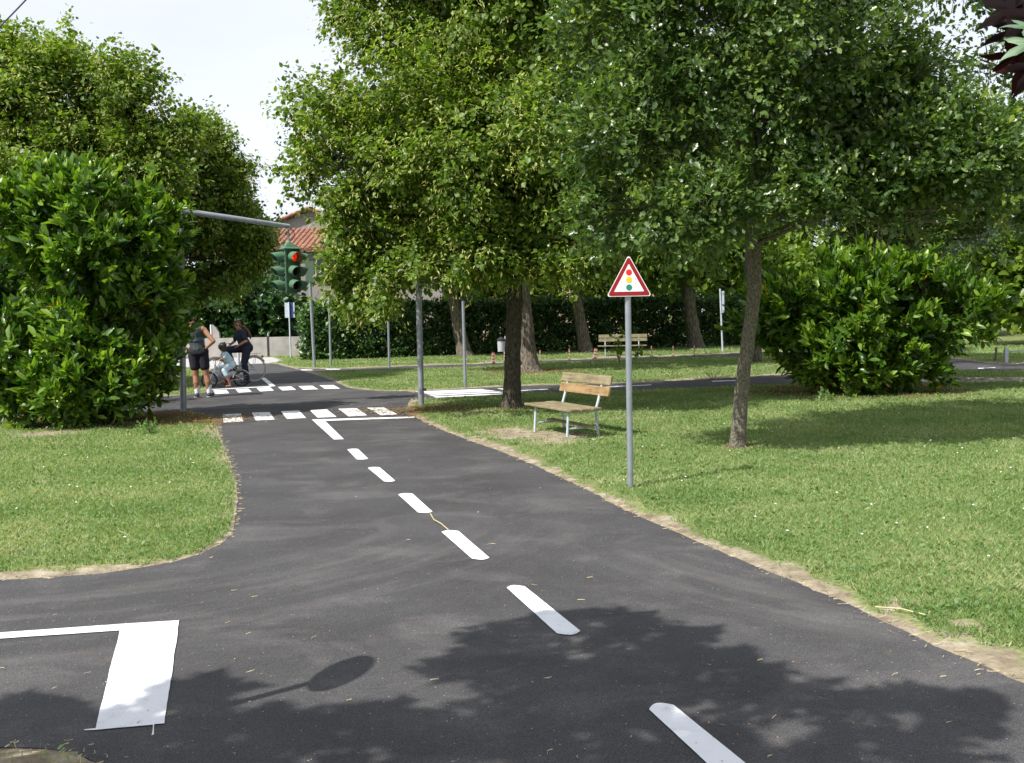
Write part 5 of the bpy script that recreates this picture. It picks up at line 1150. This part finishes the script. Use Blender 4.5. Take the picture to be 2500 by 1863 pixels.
# ================================================================== bicycles and people
def bicycle(loc, heading, label, wb, r, paint, tyre, seat_h, bar_h, lady, child=False):
    """local x forward, y left; origin on the ground below the rear hub"""
    t = thing('bicycle', loc, label, 'bicycle', 'bicycles on the path', heading)
    for x in (0, wb):
        o = B(); n = 32
        o.tube([(x+r*math.cos(a)*.965, 0, r+r*math.sin(a)*.965) for a in np.linspace(0, 2*math.pi, n+1)[:-1]], .018 if not child else .024, 8, closed=True)
        w = o.build('wheel', M[tyre], t, True)
        o = B(); o.tube([(x+r*math.cos(a)*.90, 0, r+r*math.sin(a)*.90) for a in np.linspace(0, 2*math.pi, n+1)[:-1]], .010, 6, closed=True); o.build('rim', M['chrome'], w, True)
        o = B()
        for k in range(20 if not child else 14):
            a = 2*math.pi*k/(20 if not child else 14); s = .03 if k % 2 else -.03
            o.tube([(x, s, r), (x+r*.9*math.cos(a+.12*(1 if k % 4 < 2 else -1)), 0, r+r*.9*math.sin(a+.12*(1 if k % 4 < 2 else -1)))], .0013 if not child else .002, 4, False)
        o.tube([(x, -.05, r), (x, .05, r)], .018, 10); o.build('spokes', M['chrome'], w)
        o = B(); a0, a1 = (.15, 2.6) if x == 0 else (.9, 2.9)
        q = [(x+(r+.022)*math.cos(a), 0, r+(r+.022)*math.sin(a)) for a in np.linspace(a0, a1, 14)]
        o.tube(q, .016, 6); o.build('mudguard', M['bike_cream'] if lady else M['chrome'], t, True)
    bb = (wb*.42, 0, r*.82); head = (wb*.80, 0, bar_h-.10); hl = (wb*.83, 0, bar_h-.26); st = (wb*.28, 0, seat_h-.12)
    o = B(); rr = .014 if not child else .015
    o.tube([bb, st], rr, 10); o.tube([bb, (0, .045, r)], .009, 8); o.tube([bb, (0, -.045, r)], .009, 8); o.tube([(st[0], .01, st[2]-.06), (0, .045, r)], .008, 8); o.tube([(st[0], -.01, st[2]-.06), (0, -.045, r)], .008, 8)
    o.tube([hl, head], .018, 10); o.tube([hl, (bb[0]+.02, 0, bb[2]+.02)], rr*1.15, 10)
    if lady: o.tube([(head[0], 0, head[2]-.05), (wb*.55, 0, bb[2]+.20), (st[0]+.04, 0, bb[2]+.15)], rr, 10)
    else: o.tube([(head[0], 0, head[2]-.05), (st[0]+.02, 0, st[2]-.04)], rr, 10)
    for s in (-1, 1): o.tube([(hl[0]+.01, s*.03, hl[2]), (hl[0]+.04, s*.045, r+.2), (wb, s*.045, r)], .010, 8)
    o.tube([(hl[0], -.035, hl[2]), (hl[0], .035, hl[2])], .014, 8)
    o.build('frame', M[paint], t, True)
    o = B(); W_ = .27 if not child else .22
    o.tube([head, (head[0]-.01, 0, bar_h)], .011, 8); o.tube([(head[0]-.12, -W_, bar_h), (head[0]-.02, -W_*.8, bar_h+.01), (head[0]+.03, -W_*.3, bar_h+.0), (head[0]+.03, W_*.3, bar_h), (head[0]-.02, W_*.8, bar_h+.01), (head[0]-.12, W_, bar_h)], .011, 8); hb_ = o.build('handlebar', M['chrome'], t, True)
    for s in (-1, 1): o = B(); o.tube([(head[0]-.15, s*(W_+.012), bar_h), (head[0]-.06, s*W_*.92, bar_h+.004)], .016, 8); o.build('grip', M['black'], hb_, True)
    o = B(); o.tube([(st[0], 0, st[2]), (st[0]-.01, 0, seat_h-.03)], .011, 8); o.build('seat_post', M['chrome'], t, True)
    o = B(); o.tube([(st[0]-.14, 0, seat_h-.01), (st[0]-.10, 0, seat_h), (st[0]-.02, 0, seat_h), (st[0]+.08, 0, seat_h-.01), (st[0]+.13, 0, seat_h-.02)], [.05, .085, .07, .03, .018], 12)
    o.v = [(v[0], v[1], seat_h + (v[2]-seat_h)*.35) for v in o.v]; o.build('saddle', M['saddle'], t, True)
    o = B(); o.tube([(bb[0], -.06, bb[2]), (bb[0], .06, bb[2])], .014, 8); o.tube([(bb[0], -.045, bb[2]), (bb[0], -.040, bb[2])], .07 if not child else .055, 20)
    for s in (-1, 1): o.tube([(bb[0], s*.06, bb[2]), (bb[0]+s*.10, s*.07, bb[2]-s*.08)], .009, 8); o.box((bb[0]+s*.10, s*.115, bb[2]-s*.08), (.09, .08, .022))
    o.build('crankset', M['black'] if child else M['chrome'], t, True)
    if lady:
        o = B()
        for s in (-1, 1): o.tube([(.02, s*.05, r), (-.06, s*.055, 2*r+.07), (-.20, s*.055, 2*r+.075), (.20, s*.055, 2*r+.07)], .006, 6)
        for x in (-.18, -.06, .06, .18): o.tube([(x, -.055, 2*r+.072), (x, .055, 2*r+.072)], .005, 6)
        o.build('rack', M['chrome'], t, True)
        o = B(); o.box((-.25, 0, 2*r-.02), (.03, .05, .06)); o.build('rear_lamp', M['bike_red'], t)
    else:
        o = B(); o.tube([(.0, -.055, r), (bb[0]*.5, -.058, r*1.02), (bb[0]+.06, -.056, bb[2])], [.03, .026, .05], 10); o.build('chain_guard', M['bike_red'], t, True)
        o = B(); o.box((wb*.50, 0, bb[2]+.13), (.13, .05, .07), Matrix.Rotation(R(-30), 3, 'Y')); o.build('frame_pad', M['bike_red'], t)
    return t

class Body:
    def __init__(s): s.b = B()
    def cap(s, a, ra, c, rc, flat=None):
        s.b.tube([a, tuple((Vector(a)+Vector(c))/2), c], [ra, (ra+rc)/2, rc], 12); s.b.sphere(a, ra, 12, 8); s.b.sphere(c, rc, 12, 8)
    def chain(s, pts, rads):
        for i in range(len(pts)-1): s.cap(pts[i], rads[i], pts[i+1], rads[i+1])
    def ell(s, c, r, sc): s.b.sphere(c, r, 18, 12, sc)
    def build(s, name, m, parent, vox=.009, smooth=4):
        o = s.b.build('tmp', m); md = o.modifiers.new('r', 'REMESH'); md.mode = 'VOXEL'; md.voxel_size = vox
        sm = o.modifiers.new('s', 'SMOOTH'); sm.factor = .5; sm.iterations = smooth
        dg_ = bpy.context.evaluated_depsgraph_get(); dg_.update(); me = bpy.data.meshes.new_from_object(o.evaluated_get(dg_)); bpy.data.objects.remove(o)
        me.name = name; me.materials.clear(); me.materials.append(m); me.polygons.foreach_set('use_smooth', [True]*len(me.polygons))
        q = bpy.data.objects.new(name, me); C.objects.link(q); q.parent = parent; return q
def hand(b, wrist, dirv, palm, k=1.0, curl=.5):
    """palm is the direction the palm faces; thumb leaves the side"""
    w, d, p = Vector(wrist), Vector(dirv).normalized(), Vector(palm).normalized(); s = d.cross(p).normalized()
    for u in (-.026, -.009, .009, .026): b.cap(w+s*u*.6*k, .014*k, w+d*.075*k+s*u*k, .012*k)
    for u, ln in ((-.029, .060), (-.010, .074), (.010, .078), (.029, .066)):
        a = w+d*.078*k+s*u*k; m = a+(d*.55+p*curl*.35).normalized()*ln*.5*k; e = m+(d*(1-curl)+p*curl).normalized()*ln*.5*k
        b.chain([a, m, e], [.0095*k, .0085*k, .0075*k])
    a = w+d*.02*k+s*.026*k; b.chain([a, a+(d*.5+s*.8+p*.3)*.035*k, a+(d*.9+s*.7+p*.5)*.055*k], [.013*k, .010*k, .009*k])
def head(b, c, face, k=1.0):
    """skull, jaw, nose, ears, brows: c is the head centre, face the looking direction"""
    c, f = Vector(c), Vector(face).normalized(); s = Vector((0, 0, 1)).cross(f).normalized(); u = f.cross(s)
    b.b.sphere(c+u*.022*k-f*.012*k, .088*k, 18, 12, (1, 1, 1.08)); b.cap(c+f*.018*k-u*.055*k, .052*k, c+f*.030*k-u*.078*k, .034*k)
    b.cap(c+f*.035*k, .058*k, c+f*.030*k-u*.04*k, .054*k)
    b.chain([c+f*.086*k+u*.018*k, c+f*.103*k-u*.018*k], [.010*k, .015*k])
    b.cap(c+f*.078*k+u*.030*k-s*.032*k, .012*k, c+f*.078*k+u*.030*k+s*.032*k, .012*k)
    b.cap(c+f*.078*k-u*.050*k-s*.017*k, .008*k, c+f*.078*k-u*.050*k+s*.017*k, .008*k)
    for q in (-1, 1): b.ell(c+s*q*.083*k-f*.006*k, .022*k, (.7, .7, 1.3))
    return c, f, s, u

# ---- woman's bicycle and woman
rb = G(621.5, 933.5); rb.z = .017
HW = math.atan2(-.65, -.76)
bicycle(rb, HW, 'adult silver city bicycle with cream mudguards, ridden by the woman', 1.06, .335, 'bike_silver', 'tyre_cream', .86, 1.02, True)
t = thing('person', rb, 'woman in navy clothes and sunglasses sitting on a bicycle, hand on her thigh', 'person', 'people at the far crossing', HW)
b = Body()
HIP, NECK = Vector((.22, 0, .92)), Vector((.37, .02, 1.37))
b.cap(HIP+Vector((0, .07, 0)), .125, HIP+Vector((0, -.07, 0)), .125); b.chain([HIP, Vector((.29, 0, 1.10)), Vector((.34, .01, 1.26))], [.14, .125, .13])
b.cap(Vector((.345, .14, 1.30)), .065, Vector((.345, -.13, 1.30)), .065); b.chain([Vector((.35, .01, 1.32)), Vector((.40, .02, 1.43))], [.055, .050])
hc = Vector((.425, .03, 1.485)); face = Vector((.30, .95, -.04)); hcv = head(b, hc, face)
# legs: right on the pedal, left foot down
b.chain([(.24, -.10, .90), (.66, -.13, .86)], [.100, .070]); b.chain([(.66, -.13, .86), (.58, -.14, .62), (.50, -.13, .40)], [.064, .058, .040]); b.chain([(.47, -.13, .36), (.62, -.14, .33)], [.038, .030])
b.chain([(.24, .11, .88), (.34, .16, .50)], [.100, .065]); b.chain([(.34, .16, .50), (.33, .19, .30), (.31, .20, .09)], [.060, .056, .038]); b.chain([(.29, .20, .045), (.45, .22, .035)], [.038, .030])
LS, LE, LW = Vector((.345, .19, 1.29)), Vector((.33, .28, 1.08)), Vector((.47, .17, .985))
b.chain([LS, LE], [.050, .040]); b.chain([LE, LW], [.039, .026]); hand(b, LW, Vector((.10, -.09, -.06)), (-.1, -.2, -1), 1, .3)
RS, RE, RW = Vector((.345, -.18, 1.29)), Vector((.38, -.28, 1.08)), Vector((.55, -.19, .985))
b.chain([RS, RE], [.050, .040]); b.chain([RE, RW], [.039, .026]); hand(b, RW, (.1, .05, -.04), (-.1, .1, -1), 1, .3)
b.build('body', M['skin'], t, .0085)
b = Body()
b.cap(HIP+Vector((.0, .05, .03)), .145, HIP+Vector((0, -.05, .03)), .145); b.chain([HIP+Vector((0, 0, .03)), Vector((.29, 0, 1.10)), Vector((.345, .01, 1.25))], [.160, .145, .145])
b.cap(Vector((.345, .13, 1.30)), .078, Vector((.345, -.12, 1.30)), .078); b.chain([LS, LS.lerp(LE, .72)], [.070, .064]); b.chain([RS, RS.lerp(RE, .72)], [.070, .064])
b.build('shirt', M['navy'], t, .0085)
b = Body()
b.cap(HIP+Vector((-.02, .08, -.02)), .148, HIP+Vector((-.02, -.08, -.02)), .148)
b.chain([(.24, -.10, .89), (.67, -.13, .855)], [.122, .086]); b.chain([(.67, -.13, .855), (.58, -.14, .62), (.51, -.13, .42)], [.083, .082, .070])
b.chain([(.24, .11, .87), (.34, .16, .50)], [.122, .086]); b.chain([(.34, .16, .50), (.33, .19, .28), (.31, .20, .10)], [.083, .080, .068])
b.build('trousers', M['navy_trousers'], t, .009)
b = Body(); b.chain([(.27, .20, .04), (.46, .22, .032)], [.048, .040]); b.build('shoe', M['black'], t, .008)
b = Body(); b.chain([(.46, -.13, .355), (.63, -.14, .33)], [.046, .038]); b.build('shoe', M['black'], t, .008)
c, f, s, u = hcv
b = Body(); b.b.sphere(c+u*.036-f*.026, .098, 18, 12, (1, 1, 1.03)); b.cap(c-s*.075+u*.0-f*.02, .034, c-s*.07-u*.05-f*.03, .028); b.cap(c+s*.075-f*.02, .034, c+s*.07-u*.05-f*.03, .028)
b.chain([c-f*.09+u*.0, Vector((.24, -.02, 1.44)), Vector((.14, .02, 1.33)), Vector((.10, .06, 1.20)), Vector((.11, .08, 1.13))], [.055, .045, .046, .038, .016])
b.build('hair', M['hair_brown'], t, .009)
o = B()
for q_ in (-1, 1): o.tube([c+f*.090+u*.010+s*q_*.031, c+f*.098+u*.010+s*q_*.031], [.026, .022], 14)
o.tube([c+f*.097+u*.014-s*.02, c+f*.097+u*.014+s*.02], .004, 6)
for q_ in (-1, 1): o.tube([c+f*.09+u*.014+s*q_*.05, c+f*.0+u*.012+s*q_*.092], .004, 6)
o.build('sunglasses', M['black'], t)

# ---- child's bicycle and child
rb = G(590.5, 944.5); rb.z = .017; HC = math.atan2(-.50, -.866)
bicycle(rb, HC, 'small silver and red child bicycle with black tyres', .78, .185, 'bike_silver', 'tyre', .50, .66, False, True)
t = thing('person', rb, 'small child in pale blue on the little bicycle, seen from the side', 'person', 'people at the far crossing', HC)
b = Body()
b.chain([(.24, 0, .56), (.30, 0, .68), (.37, 0, .79)], [.088, .080, .078]); b.cap((.375, .075, .81), .042, (.375, -.075, .81), .042); b.cap((.39, 0, .84), .034, (.42, 0, .90), .034)
hc = Vector((.44, 0, .965)); hcv = head(b, hc, (.75, -.65, -.12), .86)
b.chain([(.26, .07, .54), (.44, .11, .40)], [.066, .044]); b.chain([(.44, .11, .40), (.37, .14, .22), (.32, .15, .07)], [.042, .036, .026]); b.chain([(.31, .15, .03), (.42, .16, .025)], [.026, .022])
b.chain([(.26, -.07, .54), (.46, -.10, .44)], [.066, .044]); b.chain([(.46, -.10, .44), (.42, -.11, .27), (.38, -.11, .15)], [.042, .036, .026]); b.chain([(.37, -.11, .11), (.47, -.12, .10)], [.026, .022])
for s_ in (-1, 1):
    b.chain([(.375, s_*.10, .80), (.44, s_*.17, .71), (.545, s_*.195, .685)], [.034, .028, .020]); hand(b, (.545, s_*.195, .685), (.2, 0, -.06), (0, 0, -1), .6, .8)
b.build('body', M['skin_tan'], t, .007)
b = Body(); b.chain([(.235, 0, .56), (.30, 0, .68), (.37, 0, .78)], [.100, .094, .090]); b.cap((.375, .075, .80), .055, (.375, -.075, .80), .055)
for s_ in (-1, 1): b.chain([(.375, s_*.10, .80), (.425, s_*.155, .73)], [.050, .046])
b.build('shirt', M['pale_blue'], t, .008)
b = Body(); b.chain([(.22, .05, .55), (.44, .11, .41), (.40, .13, .30)], [.092, .068, .062]); b.chain([(.22, -.05, .55), (.46, -.10, .45), (.44, -.11, .34)], [.092, .068, .062]); b.build('trousers', M['pale_blue2'], t, .008)
c, f, s, u = hcv; b = Body(); b.b.sphere(c+u*.034-f*.020, .088, 18, 12, (1.08, 1.08, 1.05)); b.b.sphere(c+u*.02+f*.012, .086, 18, 12); b.cap(c-f*.05-u*.02, .062, c-f*.045-u*.05, .05); b.cap(c+s*.055, .036, c+s*.05-u*.04, .034); b.cap(c-s*.055, .036, c-s*.05-u*.04, .034)
b.chain([c+u*.07-f*.06, c+u*.115-f*.085], [.03, .018]); b.build('hair', M['hair_dark'], t, .008)

# ---- man
mb = G(497, 972); mb.z = .012
t = thing('person', mb, 'man in dark shorts and white socks standing half behind the laurel, hand on hip', 'person', 'people at the far crossing', R(10))
# local x right, y away from the camera: he looks toward the cyclists
def ml(*p): return Vector(p)
b = Body(); Hh = 1.0
hipc, chest, nk = ml(-.07, 0, .97), ml(-.13, 0, 1.38), ml(-.17, 0, 1.55)
b.cap(hipc+ml(-.07, 0, -.02), .13, hipc+ml(.07, 0, -.02), .13); b.chain([hipc, ml(-.10, 0, 1.15), chest], [.145, .135, .155]); b.cap(chest+ml(-.15, 0, .06), .075, chest+ml(.16, 0, .06), .075)
b.chain([chest+ml(-.03, 0, .12), nk+ml(-.01, 0, .06)], [.066, .060]); hcv = head(b, ml(-.22, .03, 1.70), (-.7, .7, 0), 1.08)
for sx, hx in ((-1, -.16), (1, .02)):
    fx_ = -.125 if sx < 0 else .125
    kx = (hx+fx_)/2
    b.chain([(hx, 0, .90), (kx, .0, .50)], [.100, .068]); b.chain([(kx, 0, .50), (kx*.4+fx_*.6, -.015, .33), (fx_, 0, .10)], [.060, .066, .040]); b.chain([(fx_, -.03, .05), (fx_+sx*.03, .14, .035)], [.040, .034])
RSm, REm, RWm = chest+ml(.20, 0, .05), ml(.26, -.10, 1.19), ml(.07, -.05, 1.02)
b.chain([RSm, REm], [.060, .047]); b.chain([REm, RWm], [.046, .030]); hand(b, RWm, (-.14, .02, -.05), (-.1, 1, 0), 1.05, .35)
LSm, LEm, LWm = chest+ml(-.20, 0, .05), ml(-.52, -.08, 1.20), ml(-.25, -.04, 1.02)
b.chain([LSm, LEm], [.060, .047]); b.chain([LEm, LWm], [.046, .030]); hand(b, LWm, (.12, .02, -.05), (.1, 1, 0), 1.05, .35)
b.build('body', M['skin_tan'], t, .0095)
b = Body(); b.chain([hipc+ml(0, 0, .06), ml(-.10, 0, 1.15), chest], [.160, .150, .168]); b.cap(chest+ml(-.12, 0, .06), .082, chest+ml(.12, 0, .06), .082); v_ = b.build('vest', M['grey_vest'], t, .0095)
o = B(); o.tube([ml(-.108, 0, 1.20), ml(-.112, 0, 1.23), ml(-.115, 0, 1.27)], [.162, .165, .170], 28, False); o.build('vest_band', M['band_blue'], t, True)
b = Body(); b.cap(hipc+ml(-.07, 0, 0), .150, hipc+ml(.07, 0, 0), .150)
for sx, hx in ((-1, -.16), (1, .02)):
    fx_ = .125*sx; kx = (hx+fx_)/2; b.chain([(hx, 0, .90), (hx*.4+kx*.6, 0, .66)], [.125, .105])
b.build('shorts', M['black_shorts'], t, .0095)
for sx in (-1, 1):
    fx_ = .125*sx
    b = Body(); b.chain([(fx_*.98, -.005, .25), (fx_, 0, .09)], [.058, .050]); b.build('sock', M['white_sock'], t, .008)
    b = Body(); b.chain([(fx_, -.05, .052), (fx_+sx*.035, .155, .045)], [.054, .046]); sh_ = b.build('shoe', M['shoe'], t, .008)
    o = B(); o.tube([(fx_, -.05, .012), (fx_, -.05, .028)], .056, 16); o.box((fx_+sx*.018, .055, .0185), (.095, .21, .017)); o.build('sole', M['shoe_sole'], sh_)
c, f, s, u = hcv
b = Body(); b.b.sphere(c+u*.045-f*.01, .106, 18, 12, (1, 1, .85)); b.cap(c+u*.04+f*.09-s*.03, .014, c+u*.04+f*.15, .012); b.cap(c+u*.04+f*.09+s*.03, .014, c+u*.04+f*.15, .012); b.build('cap', M['navy'], t, .009)
